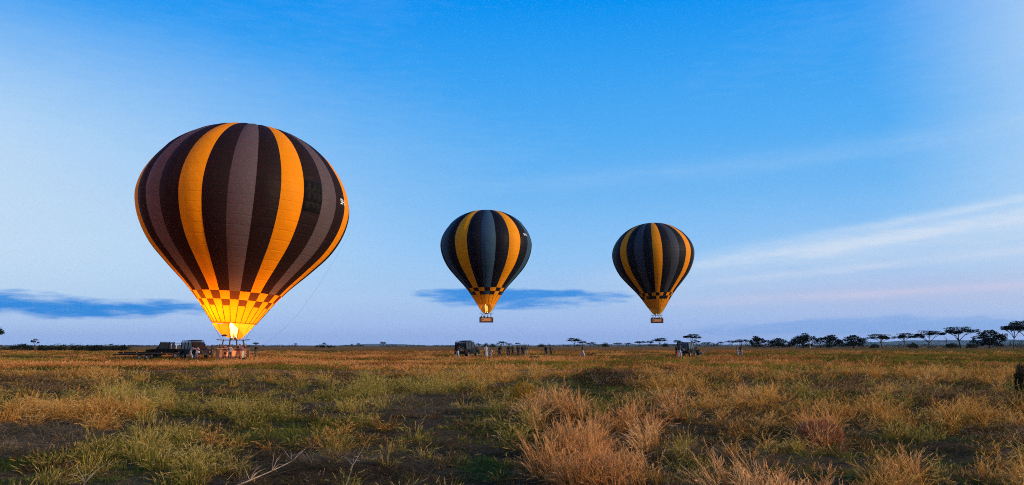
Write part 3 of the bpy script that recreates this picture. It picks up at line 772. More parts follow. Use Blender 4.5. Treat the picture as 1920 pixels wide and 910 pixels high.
def text_mesh(txt, size):
    cu = bpy.data.curves.new('lettering', 'FONT'); cu.body = txt; cu.size = size; cu.align_x = 'CENTER'
    o = bpy.data.objects.new('tmp', cu); col.objects.link(o)
    me = bpy.data.meshes.new_from_object(o.evaluated_get(bpy.context.evaluated_depsgraph_get()))
    bpy.data.objects.remove(o); return me
def balloon(label, base, yaw, mouth_h, Rr, up, low, n, bulge, rot, tilt, mats, grey_checker, flame=0.0, vent=False, reg_phi=None, flame_h=2.0, basket_w=3.6, riders=5, scoop_yaw=0.0, basket_yaw=0.0, chk=(-1.0, -1.075, -1.15), light_up=1.0):
    root = empty('hot_air_balloon', base, yaw)
    sh = Shape(Rr, up, low, n, bulge)
    ev = bpy.data.objects.new('envelope', None); col.objects.link(ev); ev.parent = root
    # the envelope hangs from its mouth ring; tilt about that ring
    T = Matrix.Translation((0, 0, mouth_h)) @ Matrix.Rotation(tilt[0], 4, 'Y') @ Matrix.Rotation(tilt[1], 4, 'X') @ Matrix.Translation((0, 0, 1.345 * low * Rr))
    ev.matrix_local = T
    w = 2 * math.pi / n
    sA, sB, sC, sD = s_at_z(chk[0]), s_at_z(chk[1]), s_at_z(chk[2]), _s[-1]
    meshes = dict(gore=patch(sh, 0.0, sA, 0, w, 44, 6), c1=patch(sh, sA, sB, 0, w, 3, 4), c2=patch(sh, sB, sC, 0, w, 3, 4), skirt=patch(sh, sC, sD, 0, w, 6, 4))
    meshes = {k: m.mesh(k) for k, m in meshes.items()}
    for m in meshes.values(): m.materials.append(mats['Y'])
    tape = MB(); pts = [sh.point(s, 0.0, .02) for s in np.linspace(sC, sD, 6)]; tape.tube(pts, .035, 5); tmesh = tape.mesh('load_tape'); tmesh.materials.append(M['tape'])
    seq = 'YKGK'
    for g in range(n):
        c = seq[g % 4]; ang = g * w
        row1 = 'Y' if c == 'K' else 'K'
        row2 = 'K' if c == 'K' else ('Y' if c == 'Y' else grey_checker)
        for nm, key, cm in (('gore', 'gore', c), ('checker_panel', 'c1', row1), ('checker_panel', 'c2', row2), ('skirt_panel', 'skirt', 'S')):
            o = link(nm, meshes[key], ev); o.rotation_euler = (0, 0, rot + ang); o.material_slots[0].link = 'OBJECT'; o.material_slots[0].material = mats['Q' if cm == 'K' and key != 'gore' else cm]
        o = link('load_tape', tmesh, ev); o.rotation_euler = (0, 0, rot + ang)
    # mouth hem
    hem = MB(); hem.tube([sh.point(sD, a * 2 * math.pi / 48) for a in range(49)], .05, 6, cap=False); hem.build('mouth_hem', mats['S'], ev)
    if vent:        # quilted turning vent, three by three puffed pockets
        g0 = vent[0]; za, zb = vent[1], vent[2]
        sa, sb = s_at_z(za), s_at_z(zb)
        for i in range(3):
            for j in range(3):
                ds, dp = (sb - sa) / 3, w * .94 / 3
                mb = patch(sh, sa + ds * i, sa + ds * (i + 1) - ds * .03, g0 + w * .03 + dp * j, g0 + w * .03 + dp * (j + 1) - dp * .03, 6, 6, .02, .15)
                o = mb.build('vent_pocket', mats['K'], ev); o.rotation_euler = (0, 0, rot)
    if reg_phi is not None:
        me = text_mesh('5H-B', .9)
        for v in me.vertices:
            x, y = v.co.x, v.co.y
            q = sh.point(s_at_z(reg_phi[1] + y / Rr / .95), reg_phi[0] + x / (Rr * .985), .06)
            v.co = q
        me.materials.append(M['white_print']); o = link('registration_lettering', me, ev); o.rotation_euler = (0, 0, rot)
    # scoop: apron round the far side of the mouth, narrowing to the burner, open toward the camera
    rm = .205 * Rr; L = mouth_h - 2.35; mb = MB(); v = []; na, nt = 40, 10
    for i in range(na + 1):
        a = (i / na * 2 - 1) * R(158); f = abs(a) / R(158)
        tmax = max(0.0, (1 - f ** 2.2)) ** .75
        for j in range(nt + 1):
            t = j / nt * tmax; r = rm * (1 - .66 * t ** 1.15); ph = math.pi + a + scoop_yaw
            v.append((r * math.sin(ph), -r * math.cos(ph), mouth_h - L * t))
    mb.add(v, [(i * (nt + 1) + j, i * (nt + 1) + j + 1, (i + 1) * (nt + 1) + j + 1, (i + 1) * (nt + 1) + j) for i in range(na) for j in range(nt)], 0, True)
    mb.build('scoop', mats['C'], root)
    # basket, burner frame and burners
    bw, bd, bh = basket_w, 1.5, 1.15
    bk = bpy.data.objects.new('basket', None); col.objects.link(bk); bk.parent = root; bk.rotation_euler = (0, 0, basket_yaw)
    wall = MB()
    for (c, d) in (((0, -bd / 2, bh / 2 + .08), (bw, .07, bh)), ((0, bd / 2, bh / 2 + .08), (bw, .07, bh)), ((-bw / 2, 0, bh / 2 + .08), (.07, bd - .07, bh)), ((bw / 2, 0, bh / 2 + .08), (.07, bd - .07, bh)), ((0, 0, .10), (bw - .07, bd - .07, .05))):
        wall.box(c, d)
    for q in (-bw / 6, bw / 6): wall.box((q, 0, bh / 2 + .08), (.05, bd - .07, bh * .9))
    wall.build('wicker_wall', M['wicker'], bk, .02)
    rim = MB(); z = bh + .10
    rim.tube([(-bw / 2, -bd / 2, z), (0, -bd / 2, z + .01), (bw / 2, -bd / 2, z), (bw / 2, 0, z), (bw / 2, bd / 2, z), (0, bd / 2, z + .01), (-bw / 2, bd / 2, z), (-bw / 2, 0, z), (-bw / 2, -bd / 2, z)], .085, 8); rim.build('padded_rim', M['leather'], bk)
    for yy in (-.5, .0, .5):
        sk = MB(); sk.box((0, yy, .035), (bw + .05, .09, .07)); sk.build('skid_runner', M['leather'], bk, .01)
    band = MB(); band.box((0, -bd / 2 - .045, .20), (bw + .02, .03, .16)); band.box((-bw / 2 + .16, -bd / 2 - .045, .72), (.30, .03, .86)); band.box((bw / 2 - .16, -bd / 2 - .045, .72), (.30, .03, .86)); band.build('leather_binding', M['leather'], bk)
    bn = MB(); bn.box((0, -bd / 2 - .05, .74), (bw * .62, .02, .62)); bo = bn.build('banner', M['banner'], bk)
    em = MB(); em.lathe([(.0, .0), (.16, .0), (.16, .01), (0, .01)], 20, 0, Matrix.Translation((-bw * .24, -bd / 2 - .062, .76)) @ Matrix.Rotation(R(90), 4, 'X')); em.build('emblem', M['emblem'], bk)
    fr = 2.28
    for xx in (-bw * .30, -bw * .1, bw * .1, bw * .30):
        for yy in (-bd / 2 + .1, bd / 2 - .1):
            up_ = MB(); up_.tube([(xx * 1.25, yy, bh), (xx, yy * .75, fr)], .045, 7); up_.build('upright', M['leather'], bk)
    ff = MB(); fx, fy = bw * .36, bd * .40
    for a, b in (((-fx, -fy), (fx, -fy)), ((fx, -fy), (fx, fy)), ((fx, fy), (-fx, fy)), ((-fx, fy), (-fx, -fy)), ((-.4, -fy), (-.4, fy)), ((.4, -fy), (.4, fy))): ff.tube([(*a, fr), (*b, fr)], .045, 7)
    for s in (-1, 1): ff.tube([(s * fx, 0, fr), (s * (fx + .55), .0, fr + .05)], .05, 7)
    ff.build('burner_frame', M['darkmetal'], bk)
    for x_, y_ in ((-.25, -.22), (.25, -.22), (-.25, .22), (.25, .22)):
        b = MB(); b.lathe([(.0, fr + .02), (.12, fr + .02), (.17, fr + .12), (.18, fr + .42), (.15, fr + .46), (.13, fr + .42), (.12, fr + .14), (0, fr + .12)], 14, 0, Matrix.Translation((x_, y_, 0))); bo2 = b.build('burner', M['steel'], bk)
        cl = MB(); cl.tube([(x_ + .145 * math.cos(k * .6), y_ + .145 * math.sin(k * .6), fr + .12 + k * .007) for k in range(42)], .012, 4); cl.build('burner_coil', M['steel'], bk)
    for k in range(12):
        a = k / 12 * 2 * math.pi + .26; wq = MB(); top = Vector((rm * math.sin(a), -rm * math.cos(a), mouth_h)); bot = Vector((max(-fx, min(fx, 1.5 * math.sin(a))), max(-fy, min(fy, -1.1 * math.cos(a))), fr))
        wq.tube([bot, top], .012, 4); wq.build('flying_wire', M['darkmetal'], root)
    if flame:
        fl = MB(); g = random.Random(4); z0 = fr + .42
        for x_, y_, hh in ((-.2, -.1, flame_h), (.18, .1, flame_h * .8)):
            fl.lathe([(.05, z0), (.13, z0 + hh * .1), (.24, z0 + hh * .35), (.27, z0 + hh * .55), (.19, z0 + hh * .78), (.07, z0 + hh * .93), (.0, z0 + hh)], 14, 0, Matrix.Translation((x_, y_, 0)))
        for vtx in range(len(fl.v)):
            x_, y_, z_ = fl.v[vtx]; k = (z_ - z0) / flame_h; fl.v[vtx] = (x_ + .10 * math.sin(k * 7 + x_) * k, y_ + .08 * math.cos(k * 6) * k, z_)
        fl.build('flame', emit('flame_%d' % int(flame), (1.0, .52, .06), 6.0 if flame > 1000 else 1.1, (1.0, .78, .22)), root)
        ld = bpy.data.lights.new('burner_light', 'POINT'); ld.energy = flame; ld.color = (1.0, .33, .035); ld.shadow_soft_size = .35
        lo = bpy.data.objects.new('burner_light', ld); col.objects.link(lo); lo.parent = root; lo.location = (-.06 * Rr * (flame > 1000), -.05 * Rr * (flame > 1000), mouth_h + light_up)
    tag(root, label, 'hot air balloon', 'striped hot air balloons')
    return root

W28 = 2 * math.pi / 28; W20 = 2 * math.pi / 20
EM1 = envelope_mats('left', (.88, .30, .005), (.012, .011, .013), (.075, .078, .098), (.95, .38, .008), (.045, .018, .008), (.185, .115, .07), .42)
EM2 = envelope_mats('middle', (.84, .30, .008), (.009, .010, .018), (.035, .080, .140), (.9, .42, .02), (.04, .02, .015), (.10, .11, .12), .30)
EM3 = envelope_mats('right', (.74, .25, .008), (.011, .012, .018), (.040, .048, .070), (.9, .42, .02), (.04, .02, .015), (.09, .09, .10), .25)
def gp(px, Y, z=0.0): p = at(px, HZ, Y); p.z = z; return p
B1D = 88.0
b1 = gp(437, B1D)
az1 = math.atan2(b1.x, b1.y)
# seam between the middle grey gore (index 2) and the next black one sits 3.1 degrees right of the line of sight
balloon('largest balloon, standing on the ground at left, lit orange by its burner flame', b1, -az1, 4.25, 12.0, 1.0, .885, 28, .018, R(3.1) - 3 * W28, (R(3.0), 0), EM1, 'Y',
        flame=4800.0, light_up=2.8, chk=(-1.02, -1.105, -1.17), vent=(5 * W28, .15, -.17), reg_phi=(7.6 * W28 , .02), flame_h=2.1, scoop_yaw=R(-28), basket_yaw=R(4))
B2D = 198.0
b2 = at(912, 605, B2D)
balloon('middle balloon floating above the jeep, with a slate-blue central stripe and small flame', b2, -math.atan2(b2.x, b2.y), 4.85, 12.0, .96, 1.0, 20, .030, R(2.6) - 2.5 * W20, (R(-.5), 0), EM2, 'G',
        flame=160.0, reg_phi=(5.6 * W20, .12), flame_h=2.4, basket_yaw=R(-3))
B3D = 219.0
b3 = at(1232, 606, B3D)
balloon('rightmost balloon, floating, with a yellow central stripe and no flame', b3, -math.atan2(b3.x, b3.y), 4.5, 12.0, .95, 1.0, 28, .010, R(6.5) - .5 * W28, (R(-2.5), 0), EM3, 'K', basket_yaw=R(2))

# ------------------------------------------------------------------ vehicles
def side_prism(mb, prof, y0, y1, m=0):
    """profile (x, z) extruded across the vehicle"""
    n = len(prof)
    v = [(p[0], y0, p[1]) for p in prof] + [(p[0], y1, p[1]) for p in prof]
    mb.add(v, [tuple(range(n)), tuple(range(2 * n - 1, n - 1, -1))] + [((i + 1) % n, (i + 1) % n + n, i + n, i) for i in range(n)], m)
RX90 = Matrix.Rotation(R(90), 4, 'X')
def wheel(parent, x, y, r=.40, wd=.25, z=None):
    o = empty('wheel', (x, y, r if z is None else z)); o.parent = parent
    t = MB(); t.lathe([(r * .56, -wd / 2), (r * .9, -wd / 2), (r, -wd * .36), (r, wd * .36), (r * .9, wd / 2), (r * .56, wd / 2), (r * .56, -wd / 2)], 20, 0, RX90); t.build('tyre', M['rubber'], o)
    k = MB(); k.lathe([(0, -wd * .32), (r * .2, -wd * .36), (r * .5, -wd * .22), (r * .57, -wd * .42), (r * .57, wd * .42), (r * .5, wd * .22), (r * .2, wd * .36), (0, wd * .32)], 16, 0, RX90); k.build('rim', M['rim'], o)
    return o
def arch(cx, r, z0, n=6):       # wheel-arch points, front to back
    return [(cx + r * math.cos(a), z0 + r * math.sin(a)) for a in [math.pi * i / n for i in range(n + 1)]]
def offroader(label, loc, rz, paint, body='wagon', rack=False, cage=False, glassm='glass', open_sides=False, spare=True):
    """boxy safari four-wheel drive; +x is forward, origin on the ground at its middle"""
    root = empty('safari_vehicle', loc, rz); W = .88
    P = M[paint]
    lower = [(2.32, .62), (2.36, .95), (2.25, 1.10), (.95, 1.18), (-2.25, 1.18), (-2.30, .62)] + [(-1.95, .55)] + arch(-1.45, .50, .55)[::-1] + [(.95, .55)] + arch(1.45, .50, .55)[::-1] + [(1.99, .55)]
    mb = MB(); side_prism(mb, lower, -W, W); mb.build('body', P, root, .03)
    # cabin: pillars, roof, panes
    roof_z = 2.02; xb = -2.22 if body == 'wagon' else -.55
    cab = MB()
    A0, A1 = (.98, 1.17), (.55, roof_z)
    for s in (-1, 1):
        y = s * (W - .05)
        cab.tube([(A0[0], y, A0[1]), (A1[0], y * .93, A1[1])], .05, 6)
        for x in ([-.35, -1.25, xb] if body == 'wagon' else [xb]): cab.tube([(x, y, 1.16), (x, y * .93, roof_z)], .055, 6)
    cab.build('pillar_frame', P, root)
    rf = MB(); rf.box(((A1[0] + xb) / 2, 0, roof_z + .04), (A1[0] - xb + .18, 2 * W * .95, .09)); rf.build('roof', P if not open_sides else M['canvas'], root, .03)
    def pane(nm, pts, m=glassm):
        n = Vector(pts[1]) - Vector(pts[0]); q = n.cross(Vector(pts[3]) - Vector(pts[0])).normalized() * .006
        b = MB(); b.add([Vector(p) - q for p in pts] + [Vector(p) + q for p in pts], [(3, 2, 1, 0), (4, 5, 6, 7), (0, 1, 5, 4), (1, 2, 6, 5), (2, 3, 7, 6), (3, 0, 4, 7)]); return b.build(nm, M[m], root)
    y1, y2 = W - .06, (W - .06) * .93
    pane('windscreen', [(A0[0], -y1 + .06, 1.19), (A0[0], y1 - .06, 1.19), (A1[0], y2 - .06, roof_z - .02), (A1[0], -y2 + .06, roof_z - .02)])
    xs = [(.86, -.30), (-.40, -1.20), (-1.30, xb + .05)] if body == 'wagon' else [(.86, xb + .05)]
    if not open_sides:
        for s in (-1, 1):
            for i, (a, b) in enumerate(xs):
                top_a = A1[0] - .02 if i == 0 else a
                pane('side_window', [(a, s * y1, 1.20), (b, s * y1, 1.20), (b, s * y2, roof_z - .04), (top_a, s * y2, roof_z - .04)])
        pane('rear_window', [(xb, y1 - .08, 1.22), (xb, -y1 + .08, 1.22), (xb, -y2 + .08, roof_z - .05), (xb, y2 - .08, roof_z - .05)])
    else:
        for x in (.05, -.85, -1.7):
            for y in (-.42, .42):
                sx_ = MB(); sx_.box((x, y, 1.25), (.5, .5, .12)); sx_.box((x - .24, y, 1.52), (.10, .5, .5)); sx_.build('seat', M['canvas'], root, .03)
    for s in (-1, 1):
        for (a, b) in ((.80, -.36), (-.42, -1.10)) if body == 'wagon' else ((.80, -.5),):
            d = MB(); d.box(((a + b) / 2, s * (W + .006), .87), (a - b, .02, .52)); dr = d.build('door', P, root, .01)
            h = MB(); h.box((b + .14, s * (W + .03), 1.02), (.14, .03, .03)); h.build('handle', M['darkmetal'], dr)
        for cx in (1.45, -1.45):
            f = MB(); pts = [(cx + .53 * math.cos(a), s * (W + .02), .55 + .53 * math.sin(a)) for a in [math.pi * i / 10 for i in range(11)]]; f.tube(pts, .045, 5); f.build('wheel_arch', M['darkmetal'], root)
            wheel(root, cx, s * (W - .12))
        h = MB(); h.lathe([(0, .02), (.11, .02), (.13, 0), (.13, -.06), (0, -.06)], 14, 0, Matrix.Translation((2.37, s * .66, .86)) @ Matrix.Rotation(R(90), 4, 'Y')); h.build('headlight', M['lamp_glass'], root)
        h = MB(); h.box((2.34, s * .80, .99), (.06, .10, .08)); h.build('indicator', M['amber'], root)
        h = MB(); h.box((-2.30, s * .76, .86), (.06, .14, .24)); h.build('tail_light', M['red'], root)
        h = MB(); h.tube([(.85, s * W, 1.22), (.88, s * (W + .18), 1.26)], .02, 5); h.box((.88, s * (W + .22), 1.30), (.06, .16, .24)); h.build('wing_mirror', M['darkmetal'], root)
    g = MB()
    for k in range(5): g.box((2.36, 0, .76 + k * .06), (.03, .96, .025))
    g.build('grille', M['darkmetal'], root)
    b = MB(); b.box((2.46, 0, .58), (.16, 1.72, .18)); b.tube([(2.50, -.5, .62), (2.52, -.5, 1.02), (2.52, .5, 1.02), (2.50, .5, .62)], .035, 6); b.build('front_bumper', M['darkmetal'], root)
    b = MB(); b.box((-2.38, 0, .58), (.14, 1.66, .16)); b.build('rear_bumper', M['darkmetal'], root)
    b = MB(); b.box((-2.33, .0 if body != 'wagon' else .30, .78), (.02, .52, .13)); b.build('number_plate', M['plate'], root)
    if spare:
        w = wheel(root, -2.46, -.25 if body == 'wagon' else 0, .39, .22, 1.12); w.rotation_euler = (0, 0, R(90))
    if rack:
        r = MB(); z = roof_z + .13
        for y in (-.74, -.37, 0, .37, .74): r.tube([(.45, y, z), (xb + .1, y, z)], .018, 5)
        for k in range(6): x = .45 + (xb + .1 - .45) * k / 5; r.tube([(x, -.74, z), (x, .74, z)], .016, 5)
        for y in (-.76, .76):
            r.tube([(.45, y, z + .12), (xb + .1, y, z + .12)], .02, 5)
            for k in range(5): x = .4 + (xb + .1 - .4) * k / 4; r.tube([(x, y, roof_z + .05), (x, y, z + .12)], .016, 5)
        r.build('roof_rack', M['darkmetal'], root)
        for i, (x, l, h) in enumerate(((.0, .7, .16), (-.9, .9, .12))):
            q = MB(); q.box((x, .05, z + h / 2 + .02), (l, 1.1, h)); q.build('roof_load', M['canvas'], root, .03)
    if cage:
        c = MB(); z0, z1 = 1.18, 1.92
        for s in (-1, 1):
            y = s * (W - .08)
            for x in (-.80, -1.5, -2.2): c.tube([(x, y, z0), (x, y, z1)], .028, 6)
            for z in (z1, (z0 + z1) / 2): c.tube([(-.8, y, z), (-2.2, y, z)], .026, 6)
        for x in (-.8, -1.5, -2.2): c.tube([(x, -W + .08, z1), (x, W - .08, z1)], .026, 6)
        c.tube([(-2.2, -W + .08, 1.55), (-2.2, W - .08, 1.55)], .026, 6); c.build('load_cage', M['steel'], root)
    tag(root, label, 'off-road vehicle', 'balloon crew vehicles')
    return root

# left: pickup with a cage, facing left; wagon with a roof rack, facing right; long low trailer nearest
offroader('dark pickup with a tubular load cage, parked behind the long low trailer', gp(314, 97), R(182), 'paint_black', 'pickup', cage=True, spare=False)
offroader('dark wagon with a loaded roof rack beside the left balloon basket', gp(367, 93), R(-42), 'paint_black', 'wagon', rack=True)
offroader('dark green jeep below the middle balloon, seen from behind with its plate showing', gp(876, 103), R(70), 'paint_green', 'wagon', glassm='glass', rack=True)
offroader('dark safari vehicle on the right in front of the tall acacia', gp(1288, 108), R(62), 'paint_green', 'wagon', glassm='paleglass')

def trailer(label, loc, rz):
    root = empty('flatbed_trailer', loc, rz)
    L_, W = 5.6, .95
    f = MB()
    for s in (-1, 1): f.box((0, s * W * .8, .62), (L_, .10, .16))
    for k in range(6): f.box((-L_ / 2 + .3 + k * (L_ - .6) / 5, 0, .62), (.08, W * 1.5, .12))
    f.tube([(L_ / 2, .5, .60), (L_ / 2 + 1.2, 0, .58), (L_ / 2, -.5, .60)], .05, 6); f.build('chassis', M['darkmetal'], root)
    for k in range(9):
        d = MB(); d.box((0, -W + .105 + k * .2236, .725), (L_ + .1, .20, .045)); d.build('plank', M['deck'], root)
    for s in (-1, 1):
        r = MB(); r.box((0, s * (W + .03), .84), (L_ + .1, .035, .16)); r.build('side_board', M['canvas'], root)
        m = MB(); m.box((-.2, s * (W + .0), .60), (1.9, .30, .03)); m.build('mudguard', M['darkmetal'], root)
        for x in (-.65, .25): wheel(root, x, s * (W - .02), .30, .2)
        t = MB(); t.box((-L_ / 2 - .06, s * .7, .62), (.04, .2, .1)); t.build('tail_light', M['red'], root)
        for x in (-2.4, 0.6, 2.2):
            a = MB(); a.box((x, s * (W + .055), .84), (.10, .02, .07)); a.build('side_reflector', M['amber'], root)
    j = MB(); j.tube([(L_ / 2 + .95, .0, .05), (L_ / 2 + .95, 0, .85)], .035, 6); j.lathe([(.0, .0), (.12, .0), (.12, .04), (0, .04)], 10, 0, Matrix.Translation((L_ / 2 + .95, 0, .02))); j.build('jockey_stand', M['darkmetal'], root)
    tag(root, label, 'trailer')
trailer('long low dark flatbed trailer at the far left of the crew vehicles', gp(275, 89), R(178))
def handcart(label, loc, rz):
    root = empty('inflation_fan', loc, rz)
    f = MB(); f.lathe([(.42, -.12), (.48, -.12), (.48, .12), (.42, .12), (.42, -.12)], 22, 0, Matrix.Translation((0, 0, .62)) @ Matrix.Rotation(R(78), 4, 'Y')); f.build('fan_ring', M['darkmetal'], root)
    for k in range(3):
        b = MB(); b.box((0, 0, .21), (.03, .13, .40), 0, Matrix.Rotation(R(35), 3, 'Z')); o = b.build('fan_blade', M['rim'], root); o.location = (0, 0, .62); o.rotation_euler = (k * R(120), R(-12), 0)
    e = MB(); e.box((-.28, 0, .55), (.30, .32, .34)); e.build('motor', M['darkmetal'], root, .03)
    h = MB(); h.tube([(-.1, -.3, .2), (-.9, -.25, .85), (-1.05, -.25, .86)], .025, 6); h.tube([(-.1, .3, .2), (-.9, .25, .85), (-1.05, .25, .86)], .025, 6); h.tube([(.2, -.3, .05), (-.3, -.3, .2), (-.3, .3, .2), (.2, .3, .05)], .025, 6); h.build('handle_frame', M['steel'], root)
    for s in (-1, 1): wheel(root, .05, s * .34, .16, .08)
    tag(root, label, 'fan')
handcart('small wheeled inflation fan standing right of the right-hand vehicle', gp(1309, 104), R(180))

# ------------------------------------------------------------------ people
SK = simple('skin_brown', (.10, .052, .032), .6); SKL = simple('skin_light', (.42, .24, .17), .6); HAIR = simple('dark_hair', (.012, .010, .009), .8)
CL = {k: simple('cloth_' + k, c, .9, nscale=9, namt=.2) for k, c in dict(black=(.012, .012, .014), charcoal=(.03, .03, .034), navy=(.014, .018, .04), white=(.33, .33, .35), pale=(.22, .23, .27), grey=(.20, .20, .24), khaki=(.22, .17, .10), olive=(.05, .055, .03), red=(.34, .03, .03), plum=(.10, .05, .09), brown=(.07, .04, .03), cream=(.36, .33, .27)).items()}
SHOE = simple('shoe_leather', (.02, .016, .013), .7)
pose_cache = {}
def figure_mesh(key, lean=0.0, stride=.12, arms=((.12, -.05), (.12, .05)), crouch=0.0, head_turn=0.0, robe=False):
    """one continuous skinned body, 1.72 m tall, facing +Y. arms: per side (swing forward in radians at the shoulder, extra bend at the elbow)"""
    if key in pose_cache: return pose_cache[key]
    V = []; E = []; Rd = []; tagv = []
    def add(p, r, par=None, t='top'):
        V.append(Vector(p)); Rd.append(r if isinstance(r, tuple) else (r, r)); tagv.append(t)
        if par is not None: E.append((par, len(V) - 1))
        return len(V) - 1
    hip = .93 - .42 * crouch
    pel = add((0, 0, hip), (.155, .115), None, 'bot')
    cl, sl = math.cos(lean), math.sin(lean)
    def tor(d, x=0, f=0): return (x, sl * d + f * cl, hip + cl * d - f * sl)
    wst = add(tor(.17), (.140, .105), pel); chs = add(tor(.36), (.165, .12), wst); sho = add(tor(.49), (.13, .085), chs)
    nek = add(tor(.56, 0, .01), .052, sho, 'skin'); hd0 = add(tor(.64, 0, .03), (.072, .082), nek, 'skin'); hd1 = add(tor(.72, 0, .035), (.078, .094), hd0, 'skin'); hd2 = add(tor(.79, 0, .02), (.060, .070), hd1, 'skin')
    nose = add(tor(.685, math.sin(head_turn) * .05, .135), .014, hd1, 'skin')
    hands = []
    for s, (sw, bend) in zip((-1, 1), arms):
        sh = add(tor(.47, s * .185), .068, sho)
        a = sw - lean * .5; ex = Vector(V[sh]) + Vector((s * .06, math.sin(a) * .28, -math.cos(a) * .28)); el = add(ex, .048, sh)
        a2 = a + bend; wr = Vector(ex) + Vector((s * .015, math.sin(a2) * .25, -math.cos(a2) * .25)); w = add(wr, .033, el, 'skin')
        d = (wr - ex).normalized(); pal = wr + d * .07; p = add(pal, (.036, .022), w, 'skin')
        hands.append((pal, d, s))
    for s in (-1, 1):
        f = s * stride; hj = add((s * .095, 0, hip - .05), .092, pel, 'bot')
        kn = add((s * .11, f * .55 + .20 * crouch + .02, .50 - .10 * crouch), .062, hj, 'bot'); an = add((s * .115, f - .06 * crouch, .09 + (.03 if f < 0 and stride > .2 else 0)), .043, kn, 'bot')
        add((s * .12, f + .09, .035), (.045, .032), an, 'shoe'); add((s * .122, f + .17, .030), (.036, .024), len(V) - 1, 'shoe')
    me = bpy.data.meshes.new('figure'); me.from_pydata(V, E, []); me.update()
    o = bpy.data.objects.new('tmp_figure', me); col.objects.link(o)
    o.modifiers.new('skin', 'SKIN'); sv = me.skin_vertices[0].data
    for i, r in enumerate(Rd): sv[i].radius = r; sv[i].use_root = (i == 0)
    ss = o.modifiers.new('smooth', 'SUBSURF'); ss.levels = 1; ss.render_levels = 1
    out = bpy.data.meshes.new_from_object(o.evaluated_get(bpy.context.evaluated_depsgraph_get()))
    bpy.data.objects.remove(o)
    # fingers: five short tapering chains rooted in each palm, added to the same mesh
    bm = bmesh.new(); bm.from_mesh(out)
    for pal, d, s in hands:
        side = Vector((0, 1, 0)); side = (side - d * side.dot(d)).normalized(); nrm = d.cross(side)
        for q, (off, ln, out_) in enumerate(((-.028, .065, -.1), (-.010, .078, -.03), (.010, .080, .03), (.027, .070, .1), (.036, .050, .8))):
            b0 = pal + side * off - d * (.045 if q == 4 else -.01); dd = (d + side * out_).normalized(); mid = b0 + dd * ln * .55; tip = mid + (dd - nrm * s * .55).normalized() * ln * .45
            mb = MB(); mb.tube([b0, mid, tip], [.010, .009, .006], 5)
            vs = [bm.verts.new(v) for v in mb.v]
            for f in mb.f: bm.faces.new([vs[i] for i in f])
    bm.to_mesh(out); bm.free()
    from mathutils.kdtree import KDTree
    kd = KDTree(len(V))
    mids = []
    for a, b in E:
        for t in (0, .25, .5, .75, 1): mids.append((V[a].lerp(V[b], t), tagv[b] if t > .2 else tagv[a]))
    kd = KDTree(len(mids))
    for i, (p, _) in enumerate(mids): kd.insert(p, i)
    kd.balance()
    out.materials.clear()
    for m in (SK, CL['black'], CL['black'], SHOE): out.materials.append(m)
    ids = dict(skin=0, top=1, bot=2, shoe=3)
    for pl in out.polygons:
        pl.material_index = ids[mids[kd.find(pl.center)[1]][1]]; pl.use_smooth = True
    # loose clothes: push the shirt and trousers out from the body
    nrm = [v.normal.copy() for v in out.vertices]; cloth = set()
    for pl in out.polygons:
        if pl.material_index in (1, 2): cloth.update(pl.vertices)
    for i in cloth:
        z = out.vertices[i].co.z; out.vertices[i].co += nrm[i] * (.030 + .010 * math.sin(z * 23 + out.vertices[i].co.x * 9))
    # hair cap
    hb = MB(); c = Vector(tor(.735, 0, .015)); prof = [(math.sin(a) * .092, math.cos(a) * .10) for a in [i * R(100) / 7 for i in range(8)]]
    hb.lathe(prof, 12, 0, Matrix.Translation(c) @ Matrix.Rotation(-lean - .25, 4, 'X')); hm = hb.mesh('hair'); hm.materials.append(HAIR)
    rb = None
    if robe:
        r_ = MB(); r_.lathe([(.20, hip + .36), (.21, hip + .1), (.25, hip - .25), (.29, hip - .6), (.30, .16)], 18); rb = r_.mesh('robe'); rb.materials.append(CL['white'])
    pose_cache[key] = (out, hm, rb); return pose_cache[key]
POSES = dict(stand=dict(), stand2=dict(arms=((.15, .5), (.1, .1)), stride=.05), akimbo=dict(arms=((-.25, 1.5), (-.25, 1.5)), stride=.08), walk=dict(stride=.32, arms=((.5, .3), (-.4, .2)), lean=.08),
             walk2=dict(stride=.26, arms=((-.4, .2), (.5, .5)), lean=.12), push=dict(lean=.55, stride=.30, arms=((1.5, .1), (1.4, .15))), lean=dict(lean=.38, stride=.16, arms=((.9, .5), (1.0, .4))), reach=dict(arms=((.1, .1), (1.55, .1)), stride=.1),
             crouch=dict(crouch=.85, lean=.45, arms=((.9, .5), (.8, .7)), stride=.16), hold=dict(arms=((.5, 1.6), (.5, 1.6)), stride=.06), rider=dict(arms=((.45, 1.1), (.45, 1.1)), stride=.02), wave=dict(arms=((.3, 1.2), (2.3, .3)), stride=.02), robe=dict(robe=True, stride=.06))
def person(label, loc, rz, pose, top, bot, skin=SK, h=1.72, group='balloon crew and onlookers'):
    me, hm, rb = figure_mesh(pose, **POSES[pose])
    o = link('person', me); o.location = loc; o.rotation_euler = (0, 0, rz); k = h / 1.74; o.scale = (k, k, k)
    for i, m in enumerate((skin, CL[top], CL[bot], SHOE)): o.material_slots[i].link = 'OBJECT'; o.material_slots[i].material = m
    link('hair', hm, o)
    if rb:
        r_ = link('robe', rb, o); r_.material_slots[0].link = 'OBJECT'; r_.material_slots[0].material = CL[bot]
    tag(o, label, 'person', group)
    return o
def feet(px, py): Y = depth_of(py); return gp(px, Y)
